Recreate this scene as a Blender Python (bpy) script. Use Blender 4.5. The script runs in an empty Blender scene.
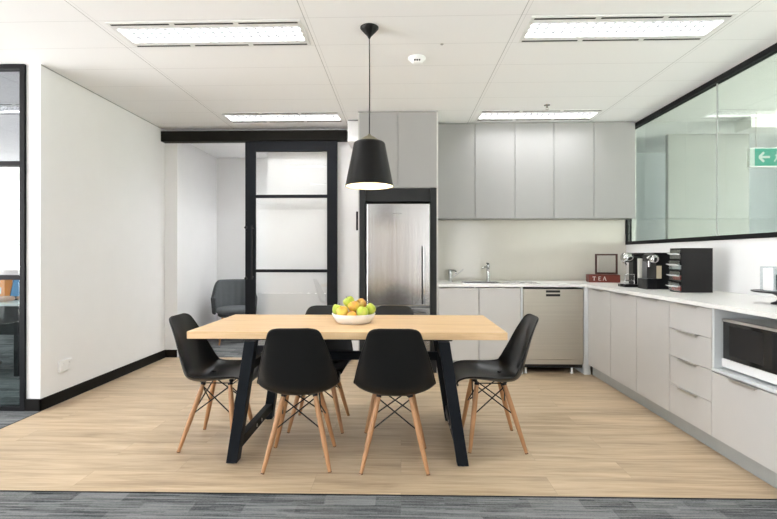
import bpy, bmesh, math, random
from mathutils import Vector, Matrix
random.seed(7)
S = bpy.context.scene
C = S.collection
PI = math.pi
CEIL = 2.69
BT = 0.912            # worktop height

# ------------------------------------------------------------------ materials
def new_mat(name):
    m = bpy.data.materials.new(name); m.use_nodes = True
    nt = m.node_tree; nt.nodes.clear()
    out = nt.nodes.new('ShaderNodeOutputMaterial')
    return m, nt, out

def pbr(name, col, rough=0.5, metal=0.0, var=0.03, vscale=6.0, bump=0.0, bscale=200.0, spec=0.5, stretch=(1,1,1), coat=0.0, aniso=0.0):
    m, nt, out = new_mat(name)
    b = nt.nodes.new('ShaderNodeBsdfPrincipled')
    nt.links.new(b.outputs[0], out.inputs[0])
    tc = nt.nodes.new('ShaderNodeTexCoord'); mp = nt.nodes.new('ShaderNodeMapping')
    mp.inputs['Scale'].default_value = stretch
    nt.links.new(tc.outputs['Object'], mp.inputs[0])
    n = nt.nodes.new('ShaderNodeTexNoise'); n.inputs['Scale'].default_value = vscale; n.inputs['Detail'].default_value = 4
    nt.links.new(mp.outputs[0], n.inputs['Vector'])
    r = nt.nodes.new('ShaderNodeValToRGB')
    r.color_ramp.elements[0].position = .3; r.color_ramp.elements[1].position = .7
    r.color_ramp.elements[0].color = (*[max(0, c*(1-var)) for c in col], 1)
    r.color_ramp.elements[1].color = (*[min(1, c*(1+var)) for c in col], 1)
    nt.links.new(n.outputs['Fac'], r.inputs[0]); nt.links.new(r.outputs[0], b.inputs['Base Color'])
    b.inputs['Roughness'].default_value = rough; b.inputs['Metallic'].default_value = metal
    b.inputs['Specular IOR Level'].default_value = spec
    b.inputs['Coat Weight'].default_value = coat
    b.inputs['Anisotropic'].default_value = aniso
    if bump:
        n2 = nt.nodes.new('ShaderNodeTexNoise'); n2.inputs['Scale'].default_value = bscale
        nt.links.new(mp.outputs[0], n2.inputs['Vector'])
        bp = nt.nodes.new('ShaderNodeBump'); bp.inputs['Strength'].default_value = bump; bp.inputs['Distance'].default_value = .002
        nt.links.new(n2.outputs['Fac'], bp.inputs['Height']); nt.links.new(bp.outputs[0], b.inputs['Normal'])
    return m

def emit(name, col, strength):
    m, nt, out = new_mat(name)
    e = nt.nodes.new('ShaderNodeEmission'); e.inputs[0].default_value = (*col, 1); e.inputs[1].default_value = strength
    nt.links.new(e.outputs[0], out.inputs[0]); return m

def math_node(nt, op, a, b=None, c=None):
    n = nt.nodes.new('ShaderNodeMath'); n.operation = op
    for i, v in enumerate((a, b, c)):
        if v is None: continue
        if isinstance(v, (int, float)): n.inputs[i].default_value = v
        else: nt.links.new(v, n.inputs[i])
    return n.outputs[0]

def glass(name, tint=(.9,.95,.92), boost=0.05, rough=0.0):
    m, nt, out = new_mat(name)
    t = nt.nodes.new('ShaderNodeBsdfTransparent'); t.inputs[0].default_value = (*tint, 1)
    g = nt.nodes.new('ShaderNodeBsdfGlossy'); g.inputs['Roughness'].default_value = rough
    g.inputs[0].default_value = (.95,.97,.96,1)
    geo = nt.nodes.new('ShaderNodeNewGeometry'); dp = nt.nodes.new('ShaderNodeVectorMath'); dp.operation = 'DOT_PRODUCT'
    nt.links.new(geo.outputs['Normal'], dp.inputs[0]); nt.links.new(geo.outputs['Incoming'], dp.inputs[1])
    f = nt.nodes.new('ShaderNodeMath'); f.operation = 'POWER'; f.inputs[1].default_value = 5
    nt.links.new(math_node(nt, 'SUBTRACT', 1.0, math_node(nt, 'ABSOLUTE', dp.outputs['Value'])), f.inputs[0])
    a = nt.nodes.new('ShaderNodeMath'); a.operation = 'MULTIPLY_ADD'; a.use_clamp = True; a.inputs[1].default_value = .9; a.inputs[2].default_value = .03+boost
    mx = nt.nodes.new('ShaderNodeMixShader')
    nt.links.new(f.outputs[0], a.inputs[0]); nt.links.new(a.outputs[0], mx.inputs[0])
    nt.links.new(t.outputs[0], mx.inputs[1]); nt.links.new(g.outputs[0], mx.inputs[2])
    nt.links.new(mx.outputs[0], out.inputs[0]); return m

def ceiling_mat():
    m, nt, out = new_mat('ceiling_tiles')
    b = nt.nodes.new('ShaderNodeBsdfPrincipled'); nt.links.new(b.outputs[0], out.inputs[0])
    tc = nt.nodes.new('ShaderNodeTexCoord'); sp = nt.nodes.new('ShaderNodeSeparateXYZ')
    nt.links.new(tc.outputs['Object'], sp.inputs[0])
    def line(o, off, per, half):
        f = math_node(nt, 'FRACT', math_node(nt, 'DIVIDE', math_node(nt, 'SUBTRACT', o, off), per))
        d = math_node(nt, 'MINIMUM', f, math_node(nt, 'SUBTRACT', 1.0, f))
        return math_node(nt, 'LESS_THAN', math_node(nt, 'MULTIPLY', d, per), half)
    lx = line(sp.outputs[0], -0.593-1.352*3-.013, 1.352, .0022)
    lx2 = line(sp.outputs[0], -0.593-1.352*3+.013, 1.352, .0016)
    ly = line(sp.outputs[1], 2.80-.364*30, .364, .0016)
    k = math_node(nt, 'MAXIMUM', math_node(nt, 'MULTIPLY', lx, .55), math_node(nt, 'MULTIPLY', lx2, .25))
    k = math_node(nt, 'MAXIMUM', k, math_node(nt, 'MULTIPLY', ly, .30))
    n = nt.nodes.new('ShaderNodeTexNoise'); n.inputs['Scale'].default_value = 90
    nt.links.new(tc.outputs['Object'], n.inputs['Vector'])
    mx = nt.nodes.new('ShaderNodeMix'); mx.data_type = 'RGBA'
    mx.inputs[6].default_value = (.90,.90,.90,1); mx.inputs[7].default_value = (.10,.095,.09,1)
    nt.links.new(k, mx.inputs[0]); nt.links.new(mx.outputs[2], b.inputs['Base Color'])
    b.inputs['Roughness'].default_value = .9
    bp = nt.nodes.new('ShaderNodeBump'); bp.inputs['Strength'].default_value = .1; bp.inputs['Distance'].default_value = .001
    nt.links.new(n.outputs['Fac'], bp.inputs['Height']); nt.links.new(bp.outputs[0], b.inputs['Normal'])
    return m

def wood_mat(name, c1, c2, c3, plank=None, rough=.45, grain=1.0):
    """timber with grain running along local X; plank=(length,width) adds board joints"""
    m, nt, out = new_mat(name)
    b = nt.nodes.new('ShaderNodeBsdfPrincipled'); nt.links.new(b.outputs[0], out.inputs[0])
    tc = nt.nodes.new('ShaderNodeTexCoord')
    vec = tc.outputs['Object']
    mp = nt.nodes.new('ShaderNodeMapping'); mp.inputs['Scale'].default_value = (1.3*grain, 16*grain, 16*grain)
    if plank:
        br = nt.nodes.new('ShaderNodeTexBrick'); br.offset = .37; br.offset_frequency = 2
        br.inputs['Scale'].default_value = 1; br.inputs['Brick Width'].default_value = plank[0]; br.inputs['Row Height'].default_value = plank[1]
        br.inputs['Mortar Size'].default_value = .0014; br.inputs['Mortar Smooth'].default_value = .3
        br.inputs['Color1'].default_value = (0,0,0,1); br.inputs['Color2'].default_value = (1,1,1,1); br.inputs['Mortar'].default_value = (.5,.5,.5,1)
        nt.links.new(vec, br.inputs['Vector'])
        ad = nt.nodes.new('ShaderNodeVectorMath'); ad.operation = 'MULTIPLY_ADD'
        nt.links.new(br.outputs['Color'], ad.inputs[0]); ad.inputs[1].default_value = (7.3, 3.1, 5.7)
        nt.links.new(vec, ad.inputs[2]); nt.links.new(ad.outputs[0], mp.inputs[0])
    else:
        nt.links.new(vec, mp.inputs[0])
    n = nt.nodes.new('ShaderNodeTexNoise'); n.inputs['Scale'].default_value = 1.0; n.inputs['Detail'].default_value = 7; n.inputs['Roughness'].default_value = .6
    n.inputs['Distortion'].default_value = .6
    nt.links.new(mp.outputs[0], n.inputs['Vector'])
    mp2 = nt.nodes.new('ShaderNodeMapping'); mp2.inputs['Scale'].default_value = (5*grain, 90*grain, 90*grain); nt.links.new(vec if not plank else ad.outputs[0], mp2.inputs[0])
    nf = nt.nodes.new('ShaderNodeTexNoise'); nf.inputs['Scale'].default_value = 1; nf.inputs['Detail'].default_value = 3; nt.links.new(mp2.outputs[0], nf.inputs['Vector'])
    fac = math_node(nt, 'ADD', math_node(nt, 'MULTIPLY', n.outputs['Fac'], .72), math_node(nt, 'MULTIPLY', nf.outputs['Fac'], .28))
    r = nt.nodes.new('ShaderNodeValToRGB')
    e = r.color_ramp.elements; e[0].position = .32; e[0].color = (*c1, 1); e[1].position = .68; e[1].color = (*c3, 1)
    k = e.new(.5); k.color = (*c2, 1)
    nt.links.new(fac, r.inputs[0])
    col = r.outputs[0]
    if plank:
        hs = nt.nodes.new('ShaderNodeHueSaturation')
        sep = nt.nodes.new('ShaderNodeSeparateColor'); nt.links.new(br.outputs['Color'], sep.inputs[0])
        v = math_node(nt, 'MULTIPLY_ADD', sep.outputs[0], .13, .935)
        nt.links.new(v, hs.inputs['Value']); nt.links.new(col, hs.inputs['Color'])
        mx = nt.nodes.new('ShaderNodeMix'); mx.data_type = 'RGBA'
        nt.links.new(math_node(nt, 'MULTIPLY', br.outputs['Fac'], .35), mx.inputs[0])
        nt.links.new(hs.outputs[0], mx.inputs[6]); mx.inputs[7].default_value = (.2,.14,.09,1)
        col = mx.outputs[2]
    nt.links.new(col, b.inputs['Base Color'])
    b.inputs['Roughness'].default_value = rough
    bp = nt.nodes.new('ShaderNodeBump'); bp.inputs['Strength'].default_value = .12; bp.inputs['Distance'].default_value = .001
    nt.links.new(n.outputs['Fac'], bp.inputs['Height']); nt.links.new(bp.outputs[0], b.inputs['Normal'])
    return m

def carpet_mat():
    m, nt, out = new_mat('carpet_tiles')
    b = nt.nodes.new('ShaderNodeBsdfPrincipled'); nt.links.new(b.outputs[0], out.inputs[0])
    tc = nt.nodes.new('ShaderNodeTexCoord')
    def streak(w, h, off):
        br = nt.nodes.new('ShaderNodeTexBrick'); br.offset = off; br.offset_frequency = 2
        br.inputs['Scale'].default_value = 1; br.inputs['Brick Width'].default_value = w; br.inputs['Row Height'].default_value = h
        br.inputs['Mortar Size'].default_value = 0; br.inputs['Color1'].default_value = (0,0,0,1); br.inputs['Color2'].default_value = (1,1,1,1)
        nt.links.new(tc.outputs['Object'], br.inputs['Vector'])
        s = nt.nodes.new('ShaderNodeSeparateColor'); nt.links.new(br.outputs['Color'], s.inputs[0]); return s.outputs[0]
    a = streak(.25, .0833, .5); c = streak(.37, .012, .43); d = streak(.11, .006, .31)
    n = nt.nodes.new('ShaderNodeTexNoise'); n.inputs['Scale'].default_value = 260; nt.links.new(tc.outputs['Object'], n.inputs['Vector'])
    n2 = nt.nodes.new('ShaderNodeTexNoise'); n2.inputs['Scale'].default_value = 1
    mp = nt.nodes.new('ShaderNodeMapping'); mp.inputs['Scale'].default_value = (3, 110, 1)
    nt.links.new(tc.outputs['Object'], mp.inputs[0]); nt.links.new(mp.outputs[0], n2.inputs['Vector'])
    k = math_node(nt, 'ADD', math_node(nt, 'MULTIPLY', a, .18), math_node(nt, 'MULTIPLY', c, .14))
    k = math_node(nt, 'ADD', k, math_node(nt, 'MULTIPLY', d, .10))
    k = math_node(nt, 'ADD', k, math_node(nt, 'MULTIPLY', n.outputs['Fac'], .35))
    k = math_node(nt, 'ADD', k, math_node(nt, 'MULTIPLY', n2.outputs['Fac'], .5))
    r = nt.nodes.new('ShaderNodeValToRGB'); e = r.color_ramp.elements
    e[0].position = .42; e[0].color = (.026,.032,.034,1); e[1].position = .78; e[1].color = (.235,.24,.24,1)
    nt.links.new(k, r.inputs[0]); nt.links.new(r.outputs[0], b.inputs['Base Color'])
    b.inputs['Roughness'].default_value = .95; b.inputs['Specular IOR Level'].default_value = .1
    bp = nt.nodes.new('ShaderNodeBump'); bp.inputs['Strength'].default_value = .6; bp.inputs['Distance'].default_value = .004
    nt.links.new(n.outputs['Fac'], bp.inputs['Height']); nt.links.new(bp.outputs[0], b.inputs['Normal'])
    return m

def fruit_mat(name, base, blush, amount, scale=9):
    m, nt, out = new_mat(name)
    b = nt.nodes.new('ShaderNodeBsdfPrincipled'); nt.links.new(b.outputs[0], out.inputs[0])
    tc = nt.nodes.new('ShaderNodeTexCoord'); n = nt.nodes.new('ShaderNodeTexNoise')
    n.inputs['Scale'].default_value = scale*2; n.inputs['Detail'].default_value = 3
    nt.links.new(tc.outputs['Object'], n.inputs['Vector'])
    r = nt.nodes.new('ShaderNodeValToRGB'); e = r.color_ramp.elements
    e[0].position = .62-amount; e[0].color = (*base, 1); e[1].position = .8-amount*.5; e[1].color = (*blush, 1)
    nt.links.new(n.outputs['Fac'], r.inputs[0]); nt.links.new(r.outputs[0], b.inputs['Base Color'])
    b.inputs['Roughness'].default_value = .3
    return m

M = {}
M['wall'] = pbr('painted_wall', (.80,.795,.79), .8, var=.008, bump=.04)
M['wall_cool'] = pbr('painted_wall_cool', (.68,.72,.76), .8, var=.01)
M['black'] = pbr('black_powder_coat', (.009,.009,.010), .5, var=.1, spec=.12)
M['black_skirt'] = pbr('black_skirting', (.009,.008,.007), .5, var=.1, spec=.12)
M['door_black'] = pbr('black_door_steel', (.012,.013,.016), .55, var=.08, spec=.12)
M['track'] = pbr('black_track', (.010,.009,.007), .55, var=.1, spec=.12)
M['ceiling'] = ceiling_mat()
M['floor'] = wood_mat('timber_floor', (.32,.225,.135), (.50,.375,.243), (.63,.495,.338), plank=(1.25,.19), rough=.38)
M['table_wood'] = wood_mat('tabletop_oak', (.58,.375,.19), (.69,.47,.255), (.755,.545,.32), rough=.4, grain=1.6)
M['leg_wood'] = pbr('beech_dowel', (.43,.215,.092), .45, var=.12, vscale=3, stretch=(8,8,1))
M['carpet'] = carpet_mat()
M['laminate'] = pbr('grey_laminate', (.30,.293,.288), .42, var=.01, spec=.3)
M['laminate_low'] = pbr('pale_grey_laminate', (.55,.535,.515), .42, var=.01, spec=.3)
M['laminate_cool'] = pbr('cool_grey_edge', (.64,.67,.68), .4, var=.01)
M['plinth'] = pbr('grey_kickboard', (.36,.37,.36), .4, var=.04)
M['charcoal'] = pbr('charcoal_panel', (.028,.029,.030), .5, var=.08, spec=.12)
M['worktop'] = pbr('white_stone_worktop', (.80,.79,.76), .25, var=.02, vscale=60)
M['splash'] = pbr('beige_back_painted_glass', (.57,.54,.475), .16, var=.01, spec=.4)
M['steel'] = pbr('brushed_stainless', (.58,.57,.555), .22, metal=1, var=.10, vscale=1.2, stretch=(60,60,.4))
M['steel_dw'] = pbr('brushed_stainless_dishwasher', (.47,.44,.375), .42, metal=.75, var=.04, vscale=1.5, stretch=(.6,60,90))
M['chrome'] = pbr('chrome', (.55,.55,.55), .14, metal=1, var=.02)
M['alu'] = pbr('satin_aluminium', (.50,.485,.46), .35, metal=.9, var=.03)
M['shell'] = pbr('black_moulded_plastic', (.005,.005,.005), .34, var=.1, spec=.36)
M['rod'] = pbr('black_steel_rod', (.008,.008,.008), .45, var=.05, spec=.25)
M['leg_steel'] = pbr('slate_black_table_steel', (.008,.010,.013), .5, var=.1, spec=.12)
M['glass_clear'] = glass('clear_glass', (.99,.99,.99), .04)
M['glass_green'] = glass('green_tinted_glass', (.735,.775,.72), .05)
M['glass_grey'] = glass('grey_tinted_glass', (.70,.755,.755), -.01)
M['glass_dim'] = glass('dim_grey_glass', (.72,.73,.75), .04)
M['lamp'] = emit('lit_diffuser', (.97,.985,1), 21)
M['fixture'] = pbr('white_fixture', (.80,.80,.79), .5, var=.01)
M['louvre'] = pbr('satin_louvre', (.085,.085,.085), .5, var=.01)
M['slot'] = pbr('dark_air_slot', (.012,.012,.012), .7, var=.05)
M['white_plastic'] = pbr('white_plastic', (.80,.80,.79), .35, var=.01)
M['cream'] = pbr('cream_enamel', (.72,.70,.63), .3, var=.02)
M['shade_out'] = pbr('black_spun_metal', (.007,.0065,.006), .42, var=.1, spec=.2)
M['shade_in'] = pbr('white_shade_lining', (.85,.80,.68), .5, var=.02)
M['bulb'] = emit('warm_bulb', (1,.80,.50), 55)
M['olive'] = pbr('weathered_brass_cap', (.18,.16,.10), .5, metal=.4, var=.2, vscale=40)
M['fabric'] = pbr('charcoal_grey_fabric', (.10,.11,.115), .9, var=.15, vscale=120, bump=.5, bscale=400)
M['fabric_dark'] = pbr('dark_chair_side', (.05,.053,.056), .85, var=.15, vscale=120)
M['ceramic'] = pbr('white_ceramic', (.78,.75,.71), .3, var=.02)
M['apple_green'] = fruit_mat('green_apple', (.40,.50,.05), (.58,.56,.10), .15)
M['apple_yellow'] = fruit_mat('yellow_apple', (.66,.50,.06), (.62,.22,.05), .18)
M['apple_red'] = fruit_mat('red_blushed_apple', (.66,.48,.08), (.50,.10,.04), .24)
M['orange'] = pbr('orange_peel', (.80,.36,.05), .45, var=.05, bump=.4, bscale=300)
M['stem'] = pbr('fruit_stem', (.10,.06,.03), .8)
M['tea_red'] = pbr('dark_red_stained_wood', (.13,.022,.012), .45, var=.25, vscale=12)
M['tea_wood'] = pbr('dark_walnut_frame', (.05,.016,.009), .4, var=.2, vscale=20)
M['lettering'] = pbr('white_lettering', (.80,.76,.70), .5)
M['appl_black'] = pbr('glossy_black_plastic', (.009,.009,.010), .28, var=.05, spec=.3)
M['matt_black'] = pbr('matt_black_board', (.018,.017,.017), .6, var=.06, spec=.2)
M['appl_grey'] = pbr('brushed_grey_panel', (.34,.34,.345), .45, metal=.1, var=.05)
M['tan'] = pbr('pale_tan_panel', (.55,.47,.34), .5, var=.05)
M['clear_plastic'] = glass('clear_plastic', (.85,.88,.9), .12)
M['blue_plastic'] = pbr('blue_translucent_plastic', (.30,.38,.52), .15, var=.35, vscale=14)
M['capsule_red'] = pbr('red_capsule_foil', (.62,.09,.07), .3, metal=.3, var=.3, vscale=60)
M['capsule_dark'] = pbr('dark_capsule_foil', (.07,.05,.045), .35, metal=.3, var=.3, vscale=60)
M['capsule_white'] = pbr('white_capsule_foil', (.75,.73,.72), .35, var=.1, vscale=60)
M['oven_glass'] = pbr('black_oven_glass', (.010,.010,.009), .06, var=.05, spec=.8)
M['exit_green'] = emit('exit_sign_green', (.10,.62,.46), .9)
M['exit_white'] = emit('exit_sign_white', (.85,1,.95), 1.0)
M['blind'] = emit('daylit_blind', (1,1,1), 1.25)
M['screen'] = emit('blue_screen', (.16,.36,.62), .8)
M['skin'] = pbr('skin', (.60,.36,.26), .5, var=.05)
M['hair'] = pbr('dark_hair', (.04,.025,.018), .6, var=.2, vscale=60, stretch=(6,6,1))
M['shirt'] = pbr('white_shirt', (.70,.70,.70), .8, var=.03)
M['jeans'] = pbr('grey_jeans', (.13,.14,.15), .9, var=.35, vscale=14)
M['orange_box'] = pbr('orange_card', (.85,.28,.04), .6, var=.05)
M['red_led'] = pbr('faded_black_print', (.08,.08,.08), .5)

# ------------------------------------------------------------------ mesh helpers
class MB:
    def __init__(s): s.v = []; s.f = []; s.sm = []
    def add(s, vs, fs, smooth=False):
        o = len(s.v); s.v += [tuple(v) for v in vs]
        for f in fs: s.f.append([i+o for i in f]); s.sm.append(smooth)
        return s
    def box(s, x0, x1, y0, y1, z0, z1, mat=None):
        vs = [Vector((x, y, z)) for z in (z0, z1) for y in (y0, y1) for x in (x0, x1)]
        if mat: vs = [mat @ v for v in vs]
        return s.add(vs, [(0,2,3,1),(4,5,7,6),(0,1,5,4),(2,6,7,3),(0,4,6,2),(1,3,7,5)])
    def bar(s, p0, p1, w, h, up=(0,0,1)):
        """rectangular bar from p0 to p1; w across, h along up"""
        p0, p1 = Vector(p0), Vector(p1); d = (p1-p0).normalized(); a = d.cross(Vector(up)).normalized(); u = a.cross(d)
        vs = []
        for p in (p0, p1):
            for (i, j) in ((-1,-1),(1,-1),(1,1),(-1,1)): vs.append(p+a*i*w/2+u*j*h/2)
        return s.add(vs, [(0,3,2,1),(4,5,6,7),(0,1,5,4),(1,2,6,5),(2,3,7,6),(3,0,4,7)])
    def hexa(s, bottom, top):
        return s.add(list(bottom)+list(top), [(0,3,2,1),(4,5,6,7),(0,1,5,4),(1,2,6,5),(2,3,7,6),(3,0,4,7)])
    def tube(s, pts, r, seg=12, caps=True):
        pts = [Vector(p) for p in pts]; n = len(pts)
        rs = r if isinstance(r, (list, tuple)) else [r]*n
        ring = []; prev = None
        for i, p in enumerate(pts):
            t = ((pts[min(i+1, n-1)]-pts[max(i-1, 0)])).normalized()
            if prev is None:
                a = t.cross(Vector((0,0,1)))
                if a.length < .1: a = t.cross(Vector((1,0,0)))
                a.normalize()
            else:
                a = (prev - t*prev.dot(t)).normalized()
            prev = a; b = t.cross(a)
            ring.append([p+(a*math.cos(2*PI*k/seg)+b*math.sin(2*PI*k/seg))*rs[i] for k in range(seg)])
        vs = [v for R_ in ring for v in R_]; fs = []
        for i in range(n-1):
            for k in range(seg):
                k2 = (k+1) % seg; fs.append((i*seg+k, i*seg+k2, (i+1)*seg+k2, (i+1)*seg+k))
        s.add(vs, fs, True)
        if caps:
            s.add(ring[0], [tuple(reversed(range(seg)))]); s.add(ring[-1], [tuple(range(seg))])
        return s
    def lathe(s, prof, c=(0,0,0), seg=40, axis='z', capa=False, capb=False):
        c = Vector(c); vs = []; fs = []
        def P(r, h, a):
            x, y = r*math.cos(a), r*math.sin(a)
            return c+(Vector((x, y, h)) if axis == 'z' else Vector((h, x, y)) if axis == 'x' else Vector((y, h, x)))
        for (r, h) in prof:
            for k in range(seg): vs.append(P(r, h, 2*PI*k/seg))
        for i in range(len(prof)-1):
            for k in range(seg):
                k2 = (k+1) % seg; fs.append((i*seg+k, i*seg+k2, (i+1)*seg+k2, (i+1)*seg+k))
        s.add(vs, fs, True)
        if capa: s.add(vs[:seg], [tuple(reversed(range(seg)))])
        if capb: s.add(vs[-seg:], [tuple(range(seg))])
        return s
    def grid(s, P, closed=False):
        n, m = len(P), len(P[0]); vs = [p for r in P for p in r]; fs = []
        for i in range(n-1):
            for j in range(m-1 if not closed else m):
                j2 = (j+1) % m; fs.append((i*m+j, i*m+j2, (i+1)*m+j2, (i+1)*m+j))
        return s.add(vs, fs, True)
    def build(s, name, mat, parent=None, bevel=0, loc=(0,0,0), rz=0, solid=0, subsurf=0, seg=2):
        me = bpy.data.meshes.new(name); me.from_pydata(s.v, [], s.f); 
        me.polygons.foreach_set('use_smooth', s.sm)
        bm = bmesh.new(); bm.from_mesh(me); bmesh.ops.recalc_face_normals(bm, faces=bm.faces); bm.to_mesh(me); bm.free()
        me.update()
        me.materials.append(mat)
        o = bpy.data.objects.new(name, me); C.objects.link(o)
        o.location = loc; o.rotation_euler = (0, 0, rz)
        if parent: o.parent = parent
        if solid:
            md = o.modifiers.new('thickness', 'SOLIDIFY'); md.thickness = solid; md.offset = 0
        if subsurf:
            md = o.modifiers.new('smooth', 'SUBSURF'); md.levels = subsurf; md.render_levels = subsurf
        if bevel:
            md = o.modifiers.new('edge', 'BEVEL'); md.width = bevel; md.segments = seg; md.limit_method = 'ANGLE'; md.angle_limit = math.radians(50)
        return o

def box(name, mat, x0, x1, y0, y1, z0, z1, parent=None, bevel=0, loc=(0,0,0), rz=0):
    return MB().box(x0, x1, y0, y1, z0, z1).build(name, mat, parent, bevel, loc, rz)

def tag(o, label=None, cat=None, group=None, kind=None):
    if label: o['label'] = label
    if cat: o['category'] = cat
    if group: o['group'] = group
    if kind: o['kind'] = kind
    return o
def thing(name, label, cat, loc=(0,0,0), rz=0, group=None):
    o = bpy.data.objects.new(name, None); C.objects.link(o); o.empty_display_size = .1
    o.location = loc; o.rotation_euler = (0, 0, rz)
    return tag(o, label, cat, group)
def struct(o, label=None, cat='room'):
    o['kind'] = 'structure'
    if label: o['label'] = label
    o['category'] = cat
    return o
def kids(o): return [c for c in bpy.data.objects if c.parent == o]
def copy_tree(o, parent=None):
    c = o.copy(); C.objects.link(c)
    if parent: c.parent = parent
    for ch in kids(o): copy_tree(ch, c)
    return c
def clone(o, loc, rz, label):
    c = copy_tree(o); c.location = loc; c.rotation_euler = (0, 0, rz); c['label'] = label; return c

# ------------------------------------------------------------------ the setting
YB = 5.32     # kitchen back wall
YD = 5.26     # wall behind the sliding door
XR = 2.62     # right wall
XL = -2.80    # left wall
b = MB(); b.hexa([(-2.78,2.243,-.1),(2.62,2.28,-.1),(2.62,YD+.01,-.1),(-2.78,YD+.01,-.1)],[(-2.78,2.243,0),(2.62,2.28,0),(2.62,YD+.01,0),(-2.78,YD+.01,0)]); b.box(-.45, 2.62, YD+.01, YB+.1, -.1, 0)
struct(b.build('floor', M['floor']), 'pale oak timber plank floor under the dining table', 'floor')
b = MB(); b.box(-7, 2.62, -4, 2.285, -.1, -.002); b.box(-7, -2.78, 2.275, 7.1, -.1, -.002); b.box(-2.78, -.45, YD+.01, 7.1, -.1, -.002)
struct(b.build('floor', M['carpet']), 'grey streaked carpet tiles bordering the timber floor', 'floor')
struct(MB().hexa([(-2.8,2.236,-.05),(2.62,2.273,-.05),(2.62,2.28,-.05),(-2.8,2.243,-.05)],[(-2.8,2.236,.001),(2.62,2.273,.001),(2.62,2.28,.001),(-2.8,2.243,.001)]).build('trim_1', M['black']), 'thin dark strip between carpet and timber', 'trim')
struct(box('trim_2', M['black'], -2.785, -2.777, 2.277, 3.40, -.05, .0015), 'thin dark strip between carpet and timber at the left', 'trim')
LIGHTS = [(-1.262,2.99),(1.44,2.99),(-1.262,4.80),(1.44,4.80),(-1.262,1.17),(1.44,1.17),(-1.262,-.65),(1.44,-.65),(-1.262,-2.47),(1.44,-2.47),
          (-3.96,-.65),(-3.96,-2.47),(-3.96,1.17),(-5.31,2.3),(-4.0,4.45),(-4.0,5.9),(-1.2,5.62),(-1.2,6.05),(-1.2,6.48),(5.0,4.4),(4.3,2.6)]
xe = sorted({-7, 6.0} | {round(x+s_*.60, 4) for x, y in LIGHTS for s_ in (-1, 1)}); ye = sorted({-4, 7.1} | {round(y+s_*.112, 4) for x, y in LIGHTS for s_ in (-1, 1)})
b = MB()
for j in range(len(ye)-1):
    yc = (ye[j]+ye[j+1])/2; run = None
    for i in range(len(xe)-1):
        xc = (xe[i]+xe[i+1])/2
        hole = any(abs(xc-x) < .60 and abs(yc-y) < .112 for x, y in LIGHTS)
        if not hole and run is None: run = xe[i]
        if run is not None and (hole or i == len(xe)-2):
            b.box(run, xe[i] if hole else xe[i+1], ye[j], ye[j+1], CEIL, CEIL+.1); run = None
struct(b.build('ceiling', M['ceiling']), 'white tiled office ceiling', 'ceiling')
# left wall with its end face
b = MB(); b.box(XL-.112, XL, 3.42, YD+.12, 0, CEIL)
struct(b.build('wall_left', M['wall']), 'white wall left of the dining area', 'wall')
b = MB(); b.box(XL, -2.65, YD, YD+.12, 0, CEIL)                  # short return left of the opening
b.box(-2.65, -1.57, YD, YD+.12, 2.56, CEIL)                      # over the opening
b.box(-1.57, -.452, YD, YD+.12, 0, CEIL)
struct(b.build('wall_back', M['wall']), 'white wall around the sliding door opening', 'wall')
struct(box('wall_back', M['wall'], -.45, XR+.12, YB, YB+.12, 0, CEIL), 'wall behind the kitchen', 'wall')
struct(box('shadow_strip', M['plinth'], XL, XL+.006, 3.42, 5.16, CEIL-.006, CEIL), 'thin grey strip painted in as the shadow line between left wall and ceiling', 'trim')  # grey strip stands in for the shade where wall meets ceiling
# inner room
b = MB(); b.box(XL-.09, XL, YD+.12, 6.86, 0, CEIL); b.box(XL, -.36, 6.76, 6.86, 0, CEIL); b.box(-.45, -.36, YB+.12, 6.76, 0, CEIL)
struct(b.build('wall_inner', M['wall']), 'white walls of the small room behind the sliding door', 'wall')
# baseboards
struct(box('baseboard_left', M['black_skirt'], XL, XL+.016, 3.404, YD, 0, .09, bevel=.002), 'black skirting along the left wall', 'baseboard')
struct(box('baseboard_front', M['black_skirt'], XL-.112, XL+.016, 3.404, 3.42, 0, .09, bevel=.002), 'black skirting on the wall end', 'baseboard')
struct(box('baseboard_back', M['black_skirt'], XL+.016, -2.65, YD-.016, YD, 0, .09, bevel=.002), 'black skirting left of the opening', 'baseboard')
struct(box('baseboard_back', M['black_skirt'], -1.57, -.452, YD-.016, YD, 0, .09, bevel=.002), 'black skirting behind the sliding door', 'baseboard')
struct(box('baseboard_inner', M['black_skirt'], XL, XL+.016, YD+.12, 6.76, 0, .09), 'black skirting in the small room', 'baseboard')
struct(box('baseboard_inner', M['black_skirt'], XL+.016, -.45, 6.744, 6.76, 0, .09), 'black skirting at the back of the small room', 'baseboard')
# right wall below and above the window strip
WZ0, WZ1 = 1.335, 2.67
b = MB(); b.box(XR, XR+.12, -4, YB, 0, WZ0); b.box(XR, XR+.12, -4, YB, WZ1+.01, CEIL)
b.box(XR, XR+.12, -4, .2, WZ0, WZ1+.01)
struct(b.build('wall_right', M['wall']), 'white wall right of the kitchen', 'wall')
# window strip (internal glazing)
w = bpy.data.objects.new('window_1', None); C.objects.link(w); struct(w, 'long green tinted internal window above the right worktop', 'window')
b = MB(); b.box(XR-.012, XR+.05, .2, YB, WZ0-.005, WZ0+.032); b.box(XR-.012, XR+.05, .2, YB, WZ1-.03, WZ1+.012)
b.box(XR-.012, XR+.05, YB-.035, YB, WZ0+.032, WZ1-.03); b.box(XR-.012, XR+.05, .2, .235, WZ0+.032, WZ1-.03)
b.build('window_frame', M['black'], w)
ys = [.235, 1.37, 2.6, 3.83, YB-.035]
for i in range(4):
    box('window_pane', M['glass_green'], XR+.016, XR+.022, ys[i]+.001, ys[i+1]-.001, WZ0+.03, WZ1-.03, parent=w)
for y in ys[1:-1]:
    box('pane_joint', M['plinth'], XR+.014, XR+.024, y-.004, y+.004, WZ0+.03, WZ1-.03, parent=w)
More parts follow.
